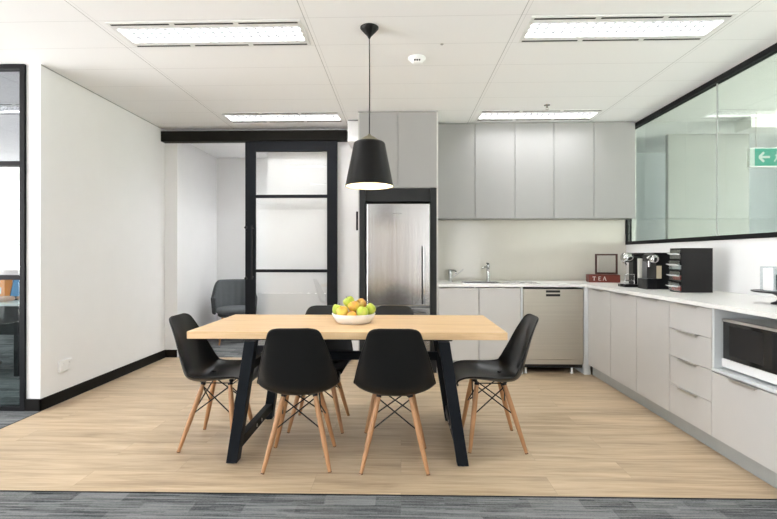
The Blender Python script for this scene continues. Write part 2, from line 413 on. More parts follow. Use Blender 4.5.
# adjoining room seen through that window
b = MB(); b.box(XR+.12, 6.0, 6.6, 6.7, 0, CEIL); b.box(5.9, 6.0, -4, 6.6, 0, .9); b.box(5.9, 6.0, -4, 6.6, 2.5, CEIL); b.box(5.9, 6.0, -4, -3.6, .9, 2.5); b.box(5.9, 6.0, -1, 1.0, .9, 2.5); b.box(5.9, 6.0, 4.6, 6.6, .9, 2.5); b.box(XR+.12, 6, -4.1, -4, 0, .9); b.box(XR+.12, 6, -4.1, -4, 2.5, CEIL)
b.box(XR, XR+.12, YB+.12, 6.6, 0, CEIL)
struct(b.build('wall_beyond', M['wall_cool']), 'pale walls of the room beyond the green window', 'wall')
struct(box('wall_beyond', M['plinth'], 3.27, 4.24, 5.60, 5.66, 0, CEIL), 'grey block wall seen through the green window', 'wall')
struct(box('trim_3', M['wall'], 3.70, 5.9, 4.86, 5.1, 2.56, CEIL), 'white bulkhead seen through the green window', 'trim')
struct(box('floor', M['carpet'], XR, 6.0, -4, 6.7, -.1, 0), 'carpet of the room beyond the green window', 'floor')
# office side: far wall with bright window, outer walls
b = MB(); b.box(-7, -2.89, 7.0, 7.1, 0, .98); b.box(-7, -2.89, 7.0, 7.1, 2.62, CEIL); b.box(-7, -6.8, 7.0, 7.1, .98, 2.62); b.box(-3.0, -2.89, 7.0, 7.1, .98, 2.62)
struct(b.build('wall_office', M['wall']), 'far office wall around its window', 'wall')
struct(box('window_2', M['blind'], -6.8, -3.0, 7.04, 7.05, .98, 2.62), 'bright far window of the office behind glass', 'window')
b = MB(); b.box(-7.1, -7, -4, 7.1, 0, .1); b.box(-7.1, -7, -4, 7.1, 2.6, CEIL)
for y0, y1 in ((-4,-3.6),(-1.2,-.9),(1.6,1.9),(3.3,7.1)): b.box(-7.1, -7, y0, y1, .1, 2.6)
struct(b.build('wall_outer', M['wall']), 'outer office wall', 'wall')
b = MB(); b.box(-7.1, XR+.12, -4.1, -4, 0, .12); b.box(-7.1, XR+.12, -4.1, -4, 2.62, CEIL)
for x0, x1 in ((-7.1,1.75),(2.5,2.74)): b.box(x0, x1, -4.1, -4, .12, 2.62)
struct(b.build('wall_front', M['wall']), 'window wall behind the viewpoint', 'wall')
d = bpy.data.objects.new('door_2', None); C.objects.link(d); struct(d, 'unseen timber door added behind the viewpoint for a warm streak in the fridge', 'door')
box('door_leaf', M['leg_wood'], -.52, -.06, -3.995, -3.955, 0, 2.1, parent=d); box('door_handle', M['alu'], -.14, -.10, -3.955, -3.92, .95, 1.15, parent=d)  # timber leaf added out of view, sized for the warm fridge reflection
# glazed partition at the left
w = bpy.data.objects.new('window_3', None); C.objects.link(w); struct(w, 'black framed glass partition left of the white wall', 'window')
b = MB()
b.box(-2.950, -2.9125, 3.40, 3.43, 0, CEIL-.005); b.box(-6.9, -2.945, 3.40, 3.46, 2.65, CEIL-.005)
b.box(-6.9, -2.945, 3.40, 3.46, 0, .03); b.box(-6.9, -2.945, 3.40, 3.46, 1.90, 1.935); b.box(-6.9, -2.945, 3.40, 3.46, 1.015, 1.052)
b.box(-4.95, -4.905, 3.40, 3.46, 0, 2.65); b.box(-7, -6.9, 3.40, 3.46, 0, CEIL-.005)
b.build('partition_frame', M['black'], w)
for x0, x1 in ((-4.905,-2.945),(-6.9,-4.95)):
    for z0, z1 in ((.03,1.015),(1.052,1.90),(1.935,2.65)):
        box('glass_pane', M['glass_grey'] if z0 < 1 else M['glass_dim'] if z0 > 1.5 else M['glass_clear'], x0, x1, 3.425, 3.435, z0, z1, parent=w)
# sliding door and its track
struct(box('trim_4', M['track'], XL+.002, -.625, 5.165, YD, 2.535, 2.655, bevel=.003), 'black header track above the sliding door', 'trim')
d = bpy.data.objects.new('door_1', None); C.objects.link(d); struct(d, 'black framed glass sliding door hanging from the header track', 'door')
DX0, DX1 = -1.808, -.738; dy0, dy1 = 5.175, 5.215
b = MB(); b.box(DX0, DX0+.117, dy0, dy1, .012, 2.53); b.box(DX1-.117, DX1, dy0, dy1, .012, 2.53)
b.box(DX0+.117, DX1-.117, dy0, dy1, 2.413, 2.53); b.box(DX0+.117, DX1-.117, dy0, dy1, .012, .16)
b.box(DX0+.117, DX1-.117, dy0, dy1, 1.875, 1.91); b.box(DX0+.117, DX1-.117, dy0, dy1, 1.01, 1.045)
b.build('door_frame', M['door_black'], d, bevel=.002)
for z0, z1 in ((.16,1.01),(1.045,1.875),(1.91,2.413)):
    box('glass_pane', M['glass_clear'], DX0+.117, DX1-.117, 5.192, 5.198, z0, z1, parent=d)
b = MB(); hx = DX0+.093
b.tube([(hx, 5.13, .93), (hx, 5.13, 1.55)], .010); b.tube([(hx, 5.13, .96), (hx, 5.175, .96)], .008); b.tube([(hx, 5.13, 1.52), (hx, 5.175, 1.52)], .008)
b.tube([(DX0+.01, 5.16, .94), (DX0+.01, 5.18, .94)], .016); b.tube([(DX0+.01, 5.16, 1.53), (DX0+.01, 5.18, 1.53)], .016)
b.build('door_handle', M['charcoal'], d)['label'] = 'long grey vertical pull handle'
# white boxing right of the header
struct(box('trim_5', M['wall'], -.585, -.468, 4.93, YD, 2.46, CEIL), 'small white boxing between header and tall cabinet', 'trim')
t = thing('ceiling_vent', 'short dark slot vent in the ceiling just left of the tall cabinet', 'vent', (-.52, 4.905, CEIL-.006))
box('vent_frame', M['fixture'], -.07, .07, -.02, .02, 0, .004, parent=t); box('vent_slot', M['slot'], -.06, .06, -.012, .012, -.002, 0, parent=t)
t = thing('door_latch', 'small black latch bracket on the wall edge beside the fridge cabinet', 'latch', (-.512, YD, 1.61))
b = MB(); b.box(-.012, .012, -.02, 0, -.11, .11); b.build('back_plate', M['black'], t, bevel=.003)
b = MB(); b.tube([(0, -.02, -.085), (0, -.04, -.07), (0, -.04, .0), (0, -.02, .015)], .007); b.build('latch_bolt', M['rod'], t)

# ------------------------------------------------------------------ ceiling lights
def ceiling_light(loc, label):
    t = thing('ceiling_light', label, 'ceiling light', (*loc, CEIL-.001), 0, 'louvred ceiling lights with dark air slots')
    W, D = .625, .172
    b = MB(); b.box(-W, W, -D, -.095, -.004, 0); b.box(-W, W, .095, D, -.004, 0); b.box(-W, -.60, -.112, .112, -.004, 0); b.box(.60, W, -.112, .112, -.004, 0)
    b.box(-.5995, .5995, -.1115, -.110, 0, .06); b.box(-.5995, .5995, .110, .1115, 0, .06); b.box(-.5995, -.598, -.110, .110, 0, .06); b.box(.598, .5995, -.110, .110, 0, .06); b.box(-.598, .598, -.11, .11, .058, .06)
    b.build('frame', M['fixture'], t)
    box('diffuser', M['lamp'], -.597, .597, -.108, .108, .042, .046, parent=t)
    b = MB()
    for k in range(1, 20): b.box(-.60+k*.06-.0016, -.60+k*.06+.0016, -.110, .110, .004, .024)
    for y in (-.055, 0, .055): b.box(-.598, .598, y-.0016, y+.0016, .004, .022)
    b.build('louvre', M['louvre'], t)
    for y in (-.146, .146):
        for k in (-1, 0, 1):
            box('air_slot', M['slot'], k*.415-.19, k*.415+.19, y-.008, y+.008, -.0055, -.0041, parent=t)
    return t
cl = ceiling_light((-1.262, 2.99), 'upper left louvred ceiling light, nearest the white wall')
LX = (-1.262, 1.44)
row = {2.99: 'upper', 4.80: 'rear'}
clone(cl, (1.44, 2.99, CEIL-.001), 0, 'large louvred ceiling light at the upper right, nearest the green window')
clone(cl, (-1.262, 4.80, CEIL-.001), 0, 'louvred ceiling light just in front of the black door header')
clone(cl, (1.44, 4.80, CEIL-.001), 0, 'louvred ceiling light just in front of the grey wall cabinets')
for (x, y) in ((-1.262,1.17),(1.44,1.17),(-1.262,-.65),(1.44,-.65),(-1.262,-2.47),(1.44,-2.47),(-3.96,-.65),(-3.96,-2.47),(-3.96,1.17),(-5.31,2.3)):
    clone(cl, (x, y, CEIL-.001), 0, 'louvred ceiling light in the open office behind the viewpoint')
for (x, y) in ((-3.7,4.45),(-3.7,5.9)):
    clone(cl, (x-.3, y, CEIL-.001), 0, 'louvred ceiling light in the office %s' % ('seen through the glass partition, nearer the glass' if y < 5 else 'seen through the glass partition, nearer the far window'))
for y in (5.62, 6.05, 6.48): clone(cl, (-1.2, y, CEIL-.001), 0, 'unseen louvred ceiling light added to brighten the small room behind the sliding door, %s' % {5.62: 'nearest the door', 6.05: 'middle of three', 6.48: 'at its back wall'}[y])  # hidden lights, added only to brighten the small room
clone(cl, (5.0, 4.4, CEIL-.001), 0, 'louvred ceiling light in the room beyond the green window')
clone(cl, (4.3, 2.6, CEIL-.001), 0, 'unseen nearer louvred ceiling light added to brighten the room beyond the green window')  # extra light out of view, added to lift this dark room

t = thing('smoke_detector', 'round white smoke detector on the ceiling right of the pendant cord', 'smoke detector', (.12, 3.39, CEIL))
MB().lathe([(.065,-.001),(.065,-.012),(.045,-.02),(.042,-.034),(.03,-.045),(.001,-.046)]).build('body', M['white_plastic'], t)
b = MB()
for k in range(-1, 2): b.box(k*.017-.006, k*.017+.006, -.047, -.040, -.038, -.028)
b.build('sensor_slots', M['slot'], t)
t = thing('sprinkler', 'small metal fire sprinkler in the ceiling near the wall cabinets', 'sprinkler', (1.44, 4.48, CEIL))
MB().lathe([(.03,-.001),(.028,-.006),(.008,-.008),(.007,-.03),(.001,-.032)], seg=20).build('body', M['chrome'], t)
b = MB(); b.tube([(-.012,0,-.02),(-.014,0,-.038),(0,0,-.045),(.014,0,-.038),(.012,0,-.02)], .002, seg=6); b.lathe([(.001,-.046),(.016,-.046),(.016,-.048),(.001,-.048)], seg=16)
b.build('deflector', M['alu'], t)
t = MB().lathe([(.012,-.001),(.010,-.005),(.001,-.006)], seg=16).build('ceiling_screw', M['alu'], loc=(.288, 3.172, CEIL))
tag(t, 'tiny metal screw cap in the ceiling right of the smoke detector', 'screw')

# ------------------------------------------------------------------ pendant lamp
t = thing('pendant_lamp', 'black cone pendant lamp hanging over the dining table', 'pendant lamp', (-.206, 2.93, 0))
MB().lathe([(.060,CEIL-.001),(.060,CEIL-.006),(.048,CEIL-.02),(.030,CEIL-.040),(.012,CEIL-.060),(.006,CEIL-.072)], capa=True, capb=True).build('ceiling_rose', M['shade_out'], t)
MB().tube([(0,0,CEIL-.07),(.0015,0,2.3),(0,0,1.985)], .0035, seg=8).build('cord', M['rod'], t)
MB().lathe([(.008,1.995),(.014,1.985),(.035,1.975),(.070,1.950),(.098,1.936)], seg=48, capa=True).build('cap', M['olive'], t)
sh = MB().lathe([(.094,1.940),(.100,1.936),(.104,1.925),(.112,1.88),(.134,1.77),(.157,1.655)], seg=64).build('lamp_shade', M['shade_out'], t)
MB().lathe([(.154,1.6555),(.131,1.77),(.109,1.88),(.100,1.922),(.09,1.932),(.001,1.933)], seg=64).build('lining', M['shade_in'], sh)
MB().lathe([(.1545,1.6545),(.1575,1.653),(.158,1.658)], seg=64).build('rim', M['shade_out'], sh)
b = MB(); b.lathe([(.018,1.932),(.018,1.86),(.014,1.85)], seg=20); b.build('socket', M['shade_out'], t)
MB().lathe([(.012,1.852),(.022,1.83),(.035,1.80),(.038,1.775),(.030,1.748),(.012,1.735),(.001,1.733)], seg=24).build('bulb', M['bulb'], t)

# ------------------------------------------------------------------ dining table
TZ = .760
t = thing('dining_table', 'long pale oak dining table with slanted black steel legs', 'table', (-.311, 2.965, 0))
box('tabletop', M['table_wood'], -.940, .922, -.372, .395, TZ-.043, TZ, parent=t, bevel=.003)
for (sx, x_t, x_b) in ((-1, -.558, -.664), (1, .556, .664)):
    for y in (-.372, .325):
        b = MB(); w_, d_ = .032, .032
        def q(x, z): return [(x-w_, y-d_, z), (x+w_, y-d_, z), (x+w_, y+d_, z), (x-w_, y+d_, z)]
        b.hexa(q(x_b, .008), q(x_t, TZ-.050)); lg = b.build('leg', M['leg_steel'], t, bevel=.002)
        MB().lathe([(.016,0),(.018,.004),(.012,.008)], (x_b, y, 0), seg=16, capa=True).build('levelling_foot', M['rod'], lg)
    b = MB(); b.bar((x_t, -.372, TZ-.047), (x_t, .34, TZ-.047), .10, .006); b.build('mounting_plate', M['leg_steel'], t)
    xs = x_b+(x_t-x_b)*.11
    b = MB(); b.bar((xs, -.340, .095), (xs, .293, .095), .045, .055); s_ = b.build('stretcher', M['leg_steel'], t, bevel=.002)
    b = MB()
    for y in (-.05, .05): b.tube([(xs-.026, y, .095), (xs+.026, y, .095)], .011, seg=12)
    b.build('bolt', M['alu'], s_)
b = MB(); b.bar((-.55, 0, .545), (.55, 0, .545), .03, .055); b.build('centre_beam', M['leg_steel'], t, bevel=.002)
for x in (-.588, .588):
    MB().bar((x, -.34, .545), (x, .30, .545), .03, .05).build('cross_rail', M['leg_steel'], t, bevel=.002)
b = MB(); b.box(-.60, .56, -.315, -.29, TZ-.058, TZ-.0435); b.box(-.60, .56, .27, .295, TZ-.058, TZ-.0435); b.build('apron_rail', M['leg_steel'], t)

# ------------------------------------------------------------------ dining chairs
def catmull(P, n):
    out = []
    for i in range(len(P)-1):
        p0 = P[max(i-1, 0)]; p1 = P[i]; p2 = P[i+1]; p3 = P[min(i+2, len(P)-1)]
        for k in range(n):
            t_ = k/n
            out.append(tuple(.5*((2*b_)+(-a_+c_)*t_+(2*a_-5*b_+4*c_-d_)*t_*t_+(-a_+3*b_-3*c_+d_)*t_**3) for a_, b_, c_, d_ in zip(p0, p1, p2, p3)))
    out.append(P[-1]); return out
def make_chair(label, group):
    t = thing('dining_chair', label, 'chair', (0,0,0), 0, group)
    st = [(.240,.402,.150,.000),(.244,.418,.176,.004),(.230,.434,.196,.014),(.178,.440,.212,.028),(.09,.426,.222,.044),(.0,.412,.226,.056),(-.07,.408,.227,.064),
          (-.125,.420,.228,.070),(-.165,.458,.226,.074),(-.188,.525,.214,.064),(-.207,.60,.195,.048),(-.229,.68,.170,.036),(-.249,.745,.149,.024),(-.260,.784,.135,.014),(-.267,.804,.112,.006),(-.270,.812,.076,.001)]
    P = catmull(st, 3); G = []; n = len(P)
    for i, (u, z, w, lip) in enumerate(P):
        a = P[max(i-1, 0)]; c = P[min(i+1, n-1)]
        tu, tz = c[0]-a[0], c[1]-a[1]; L = math.hypot(tu, tz) or 1; tu /= L; tz /= L
        nu, nz = -tz, tu                 # candidate normal
        if i < n*.5 and nz < 0 or (i >= n*.5 and nu < 0): nu, nz = -nu, -nz
        row_ = []
        for k in range(19):
            s = -1+2*k/18; ang = math.radians(72)
            x = w*math.sin(s*ang)/math.sin(ang); h = lip*(1-math.cos(s*ang))/(1-math.cos(ang))
            row_.append((x, u+nu*h, z+nz*h))
        G.append(row_)
    sh_ = MB().grid(G).build('seat_shell', M['shell'], t, solid=.007, subsurf=1)
    # rolled rim
    rim = [G[i][0] for i in range(0, n)]+[G[-1][k] for k in range(1, 18)]+[G[i][18] for i in range(n-1, -1, -1)]
    MB().tube(rim, .0055, seg=8).build('rolled_edge', M['shell'], sh_)
    tops = {}
    for sx in (-1, 1):
        for sy in (-1, 1):
            T = Vector((sx*.090, sy*.085+.028, .400)); B_ = Vector((sx*.185, sy*.172, 0))
            b = MB(); pts = [T+(B_-T)*k/6 for k in range(7)]
            b.tube(pts, [.0125,.0150,.0160,.0155,.0142,.0125,.0100], seg=14)
            lg = b.build('leg', M['leg_wood'], t)
            MB().tube([B_+(T-B_)*.004, B_+(T-B_)*.012], .0108, seg=12).build('glide', M['rod'], lg)
            tops[(sx, sy)] = (T, B_)
    b = MB()
    for (sx, sy), (T, B_) in tops.items():
        d_ = (T-B_).normalized()
        b.tube([T-d_*.010, T+d_*.004], .0150, seg=12)                        # leg cap
        b.tube([T, Vector((sx*.100, sy*.095+.028, .412)), Vector((sx*.108, sy*.100+.028, .424))], .007, seg=8)
        b.tube([Vector((sx*.108, sy*.100+.028, .418)), Vector((sx*.108, sy*.100+.028, .428))], .015, seg=10)
    for sx in (-1, 1): b.tube([tops[(sx,-1)][0], tops[(sx,1)][0]], .0035, seg=8)
    for sy in (-1, 1): b.tube([tops[(-1,sy)][0], tops[(1,sy)][0]], .0035, seg=8)
    b.build('seat_bracket', M['rod'], t)
    def mid(k, f): T, B_ = tops[k]; return T+(B_-T)*f
    for a, c in (((-1,-1),(1,-1)), ((-1,1),(1,1)), ((-1,-1),(-1,1)), ((1,-1),(1,1))):
        b = MB(); b.tube([mid(a, .04), mid(c, .46)], .0042, seg=8); b.tube([mid(c, .04), mid(a, .46)], .0042, seg=8)
        b.build('cross_brace', M['rod'], t)
    return t
G_CH = 'black shell chairs around the dining table'
ch = make_chair('black shell dining chair with its back to the viewer, left of the two in front', G_CH)
ch.location = (-.590, 2.640, 0); ch.rotation_euler.z = math.radians(4)
clone(ch, (-.036, 2.640, 0), 0, 'black shell dining chair with its back to the viewer, right of the two in front')
clone(ch, (-1.188, 2.895, 0), math.radians(-90), 'black shell dining chair at the left end of the oak table, seen from the side')
clone(ch, (.590, 2.935, 0), math.radians(90), 'black shell dining chair at the right end of the oak table, seen from the side')
clone(ch, (-.580, 3.205, 0), math.radians(180), 'black shell dining chair behind the table, in front of the sliding door')
clone(ch, (-.055, 3.215, 0), math.radians(180), 'black shell dining chair behind the table, in front of the fridge')

# ------------------------------------------------------------------ fruit bowl
t = MB().lathe([(.001,.004),(.085,.004),(.096,.006),(.104,.012),(.126,.035),(.141,.064),(.1455,.070),(.148,.066),(.132,.032),(.112,.005),(.100,.0),(.001,.0)], seg=64).build('fruit_bowl', M['ceramic'], loc=(-.312, 2.965, TZ))
t.scale = (.97,.97,.92)
tag(t, 'low white ceramic bowl of fruit standing on the oak table', 'bowl')
def make_apple(mat, kind='apple', r=.037):
    prof = [(.001, .30),(.18,.38),(.42,.62),(.72,.72),(.93,.52),(1.0,.15),(.97,-.22),(.83,-.62),(.60,-.88),(.38,-.93),(.20,-.86),(.001,-.80)]
    prof = catmull([(a, c) for a, c in prof], 2)
    if kind == 'orange': prof = [(max(.001, math.sin(a*PI/16)), .94*math.cos(a*PI/16)) for a in range(17)]
    t_ = bpy.data.objects.new(kind, None); C.objects.link(t_); t_.empty_display_size = .02
    MB().lathe([(a*r, c*r) for a, c in prof], seg=24).build('flesh', mat, t_)
    if kind == 'apple': MB().tube([(0,0,.35*r),(.001,0,.7*r),(.004,.001,1.05*r)], .0016, seg=6).build('stem', M['stem'], t_)
    else: MB().lathe([(.001,.97*r),(.004,.96*r),(.005,.93*r)], seg=8).build('stem_button', M['stem'], t_)
    return t_
proto = {'g': make_apple(M['apple_green'], r=.038), 'y': make_apple(M['apple_yellow'], r=.038), 'r': make_apple(M['apple_red'], r=.037), 'o': make_apple(M['orange'], 'orange', .033)}
fr = [('g',-.104, .004,.088,.3,'green apple at the far left of the fruit bowl'),
      ('y',-.066,-.064,.080,.5,'yellow apple with orange blush at the front left of the bowl'),
      ('o',-.004,-.088,.055,.2,'orange low at the front centre of the bowl'),
      ('g',.062,-.068,.076,.7,'bright green apple at the front right of the bowl'),
      ('g',.106,.006,.088,.9,'yellow-green apple at the far right of the bowl'),
      ('y',.002,-.026,.108,-.4,'yellow apple heaped in the middle of the bowl'),
      ('g',-.036,.040,.134,.5,'pale green apple topmost on the heap of fruit'),
      ('r',.044,.036,.118,-.6,'red-blushed apple resting near the right of the heap'),
      ('y',.0,.092,.070,.3,'yellow apple low at the back of the bowl')]
used = set()
for (k, x, y, z, tilt, lab) in fr:
    o = proto[k]
    if k in used: o = copy_tree(o)
    used.add(k)
    o.location = (-.312+x, 2.965+y, TZ+z); o.rotation_euler = (tilt, tilt*.6-.2, x*40)
    tag(o, lab, 'fruit', 'fruit in the white bowl')

# ------------------------------------------------------------------ kitchen: tall fridge housing
t = thing('fridge_cabinet', 'tall grey cabinet housing the fridge with two doors at the top', 'cabinet', (0,0,0))
FX0, FX1, FY = -.442, .380, 4.625
box('side_panel', M['laminate_low'], FX0, FX0+.012, FY, YB, 0, CEIL-.003, parent=t); box('side_panel', M['laminate_low'], FX1-.014, FX1, FY, YB, 0, CEIL-.003, parent=t)
dd = box('door', M['laminate'], FX0+.012, -.033, FY, FY+.018, 1.905, CEIL-.008, parent=t, bevel=.001)
dd = box('door', M['laminate'], -.029, FX1-.014, FY, FY+.018, 1.905, CEIL-.008, parent=t, bevel=.001)
box('top_box', M['laminate'], FX0+.012, FX1-.014, FY+.018, YB, 1.90, CEIL-.008, parent=t)
b = MB(); b.box(FX0+.012, FX0+.075, FY+.005, YB-.02, 0, 1.90); b.box(FX1-.078, FX1-.014, FY+.005, YB-.02, 0, 1.90)
b.box(FX0+.075, FX1-.078, FY+.03, YB-.02, 1.765, 1.90)
b.build('inner_lining', M['charcoal'], t)['label'] = 'charcoal infill around the fridge'
# fridge
t = thing('fridge', 'tall brushed stainless steel fridge in the charcoal niche', 'fridge', (-.027, 4.60, 0))
box('body', M['plinth'], -.318, .318, .07, .66, .03, 1.725, parent=t)
u = box('fridge_door', M['steel'], -.322, .322, 0, .068, .692, 1.735, parent=t, bevel=.006)
fz = box('freezer_drawer', M['steel'], -.322, .322, 0, .068, .06, .672, parent=t, bevel=.006)
b = MB(); b.bar((.265, -.028, .71), (.265, -.028, 1.30), .022, .012, up=(0,1,0)); b.bar((.265, -.028, .73), (.265, .002, .73), .018, .014); b.bar((.265, -.028, 1.28), (.265, .002, 1.28), .018, .014)
b.build('handle', M['chrome'], u, bevel=.002)
box('grip_recess', M['rod'], .236, .250, -.0012, .001, .71, 1.30, parent=u)
box('badge', M['alu'], -.055, .035, -.0015, .001, 1.630, 1.637, parent=u)
b = MB(); b.bar((-.28, -.028, .63), (.28, -.028, .63), .012, .022); b.bar((-.26, -.028, .63), (-.26, .002, .63), .014, .018); b.bar((.26, -.028, .63), (.26, .002, .63), .014, .018)
b.build('handle', M['chrome'], fz, bevel=.002)
b = MB()
for x in (-.26, .26): b.lathe([(.018,0),(.018,.03)], (x, .12, 0), seg=16, capa=True)
b.build('feet', M['rod'], t)

# wall cabinets
OY, OZ = 5.04, 1.62
def wall_cab(x0, x1, splits, label):
    t = thing('wall_cabinet', label, 'cabinet', (x0, OY, OZ), 0, 'grey wall cabinets above the splashback')
    w = x1-x0
    box('body', M['laminate'], 0, w, .019, YB-OY-.004, .0, CEIL-OZ-.006, parent=t)
    xs = [0]+[s-x0 for s in splits]+[w]
    for a, c in zip(xs[:-1], xs[1:]):
        box('door', M['laminate'], a+.0026, c-.0026, 0, .018, -.002, CEIL-OZ-.010, parent=t, bevel=.001)
wall_cab(.384, .824, [], 'single-door grey wall cabinet beside the tall fridge cabinet')
wall_cab(.824, 1.696, [1.267], 'middle double-door grey wall cabinet above the sink')
wall_cab(1.696, 2.586, [2.135], 'double-door grey wall cabinet in the corner by the green window')
struct(box('trim_6', M['splash'], .384, XR-.002, YB-.010, YB-.001, BT, OZ), 'beige glass splashback between worktop and wall cabinets', 'trim')

# ------------------------------------------------------------------ base units: back run
BY = 4.615   # door faces
UZ = .885
def pull(parent, x0, x1, y, z, axis='x'):
    b = MB()
    if axis == 'x':
        b.box(x0, x1, y-.020, y+.004, z, z+.003); b.box(x0, x1, y-.020, y-.0175, z-.012, z)
    else:
        b.box(y-.020, y+.004, x0, x1, z, z+.003); b.box(y-.020, y-.0175, x0, x1, z-.012, z)
    return b.build('handle', M['alu'], parent)
t = thing('sink_cabinet', 'pale grey double-door cabinet under the sink', 'cabinet', (0,0,0))
b = MB(); b.box(.384, .400, BY+.02, YB-.012, .13, UZ); b.box(1.204, 1.220, BY+.02, YB-.012, .13, UZ); b.box(.40, 1.204, BY+.02, YB, .13, .146); b.box(.40, 1.204, YB-.03, YB-.015, .146, UZ)
b.build('body', M['laminate_low'], t)
for (x0, x1, h0, h1) in ((.384, .793, .50, .675), (.797, 1.218, .905, 1.08)):
    dd = box('door', M['laminate_low'], x0+.001, x1-.001, BY, BY+.018, .135, UZ-.012, parent=t, bevel=.001)
    pull(dd, h0, h1, BY, UZ-.012)
tag(box('kickboard', M['plinth'], .384, 1.238, BY+.06, BY+.075, 0, .128), 'grey kickboard under the sink cabinet', 'kickboard')
t = box('end_panel', M['laminate_cool'], 1.221, 1.238, BY-.005, YB, 0, UZ); tag(t, 'narrow cool grey panel left of the dishwasher', 'panel')
t = MB(); t.box(1.853, 1.868, BY-.012, YB, 0, UZ); t.box(1.868, 1.915, BY-.012, BY+.006, 0, UZ)
tag(t.build('end_panel', M['laminate_cool']), 'cool grey corner panel right of the dishwasher', 'panel')
# dishwasher
t = thing('dishwasher', 'stainless steel dishwasher between the sink cabinet and the corner', 'dishwasher', (1.546, BY, 0))
W2 = .305
box('body', M['matt_black'], -W2+.004, W2-.004, .03, .60, .06, .866, parent=t)
dr = box('door', M['steel_dw'], -W2+.003, W2-.003, -.004, .028, .150, .864, parent=t, bevel=.003)
b = MB(); b.box(-.075, .068, -.0052, -.003, .829, .852); b.box(-.075, .068, -.0052, -.003, .790, .814); b.build('display', M['appl_black'], dr)
box('badge', M['alu'], -.035, .035, -.006, -.004, .859, .863, parent=dr)
box('kick_strip', M['steel_dw'], -W2+.003, W2-.003, 0, .018, .100, .147, parent=t)['label'] = 'lower steel strip'
for x in (-.268, .20):
    MB().lathe([(.010,.06),(.010,.012),(.016,.008),(.016,0)], (x, .04, 0), seg=16, capb=True).build('foot', M['white_plastic'], t)
# ------------------------------------------------------------------ base units: right run (faces towards -X)
FX = 1.89
def right_door(parent, y0, y1, z0, z1, name='door', handle=None, hz=None):
    dd = box(name, M['laminate_low'], FX, FX+.018, y0+.0018, y1-.0018, z0, z1, parent=parent, bevel=.001)
    if handle: pull(dd, handle[0], handle[1], FX, z1, 'y')
    return dd
def right_body(t, y0, y1, z0=.105, z1=UZ):
    return box('body', M['laminate_low'], FX+.02, XR-.004, y0+.001, y1-.001, z0, z1, parent=t)
Yd = [4.60, 4.115, 3.667, 3.228, 2.792, 2.268]
t = thing('corner_cabinet', 'single-door pale grey base cabinet nearest the corner', 'cabinet', (0,0,0)); right_body(t, Yd[1], 4.60-.002)
right_door(t, Yd[1], 4.60-.002, .105, UZ-.008, handle=(4.27, 4.45))
t = thing('base_cabinet', 'double-door pale grey base cabinet below the coffee machines', 'cabinet', (0,0,0)); right_body(t, Yd[3], Yd[1])
right_door(t, Yd[2], Yd[1], .105, UZ-.008, handle=(3.80, 3.98)); right_door(t, Yd[3], Yd[2], .105, UZ-.008, handle=(3.35, 3.55))
t = thing('drawer_cabinet', 'pale grey base unit with four stacked drawers', 'cabinet', (0,0,0)); right_body(t, Yd[4], Yd[3])
zt = [UZ-.008, .695, .503, .308]; zb = [.698, .506, .311, .105]
for a, c in zip(zt, zb): right_door(t, Yd[4], Yd[3], c, a, 'drawer', handle=(2.915, 3.105))
t = thing('microwave_cabinet', 'base unit with open microwave bay above one deep drawer', 'cabinet', (0,0,0))
b = MB(); y0, y1 = Yd[5], Yd[4]
b.box(FX+.003, XR-.004, y1-.018, y1-.001, .505, UZ); b.box(FX+.003, XR-.004, y0+.001, y0+.016, .505, UZ); b.box(FX, XR-.004, y0+.001, y1-.001, .505, .523)
b.box(XR-.02, XR-.004, y0+.016, y1-.018, .523, UZ)
b.build('open_bay', M['laminate_cool'], t)['label'] = 'cool grey open bay'
box('body', M['laminate_low'], FX+.02, XR-.004, y0+.001, y1-.001, .105, .504, parent=t)
right_door(t, y0, y1, .105, .497, 'drawer', handle=(2.435, 2.625))
t = thing('base_cabinet', 'last pale grey base cabinet at the right edge, past the microwave', 'cabinet', (0,0,0)); right_body(t, 1.37, Yd[5])
right_door(t, 1.82, Yd[5], .105, UZ-.008, handle=(1.95, 2.14)); right_door(t, 1.37, 1.82, .105, UZ-.008, handle=(1.50, 1.69))
tag(box('kickboard', M['plinth'], 1.935, 1.950, 1.37, 4.60, 0, .104), 'long grey kickboard under the right-hand cabinets', 'kickboard')
# worktop (L shape with sink cut-out)
SX0, SX1, SY0, SY1 = .66, 1.06, 4.74, 5.02
b = MB()
b.box(.382, SX0, 4.595, YB-.011, UZ+.001, BT); b.box(SX0, SX1, 4.595, SY0, UZ+.001, BT); b.box(SX0, SX1, SY1, YB-.011, UZ+.001, BT)
b.box(SX1, 1.87, 4.595, YB-.011, UZ+.001, BT); b.box(1.87, XR-.001, 1.35, YB-.011, UZ+.001, BT)
tag(b.build('worktop', M['worktop']), 'white stone worktop running round the kitchen corner', 'worktop')
t = thing('sink', 'stainless steel sink with drainer set in the white worktop', 'sink', (SX0, SY0, BT))
b = MB(); w_, d_ = SX1-SX0, SY1-SY0
b.box(.004, .008, .004, d_-.004, -.16, .0); b.box(w_-.008, w_-.004, .004, d_-.004, -.16, .0); b.box(.008, w_-.008, .004, .008, -.16, 0); b.box(.008, w_-.008, d_-.008, d_-.004, -.16, 0); b.box(.004, w_-.004, .004, d_-.004, -.164, -.16)
b.build('bowl', M['chrome'], t)
b = MB(); b.box(-.02, .006, -.02, d_+.02, .0005, .004); b.box(w_-.006, w_+.02, -.02, d_+.02, .0005, .004); b.box(.006, w_-.006, -.02, .006, .0005, .004); b.box(.006, w_-.006, d_-.006, d_+.02, .0005, .004)
b.build('rim', M['chrome'], t)
b = MB(); b.box(w_+.021, w_+.40, -.02, d_+.02, .0005, .003)
for k in range(9): b.box(w_+.05, w_+.37, .01+k*.03, .016+k*.03, .003, .005)
b.build('drainer', M['steel'], t)
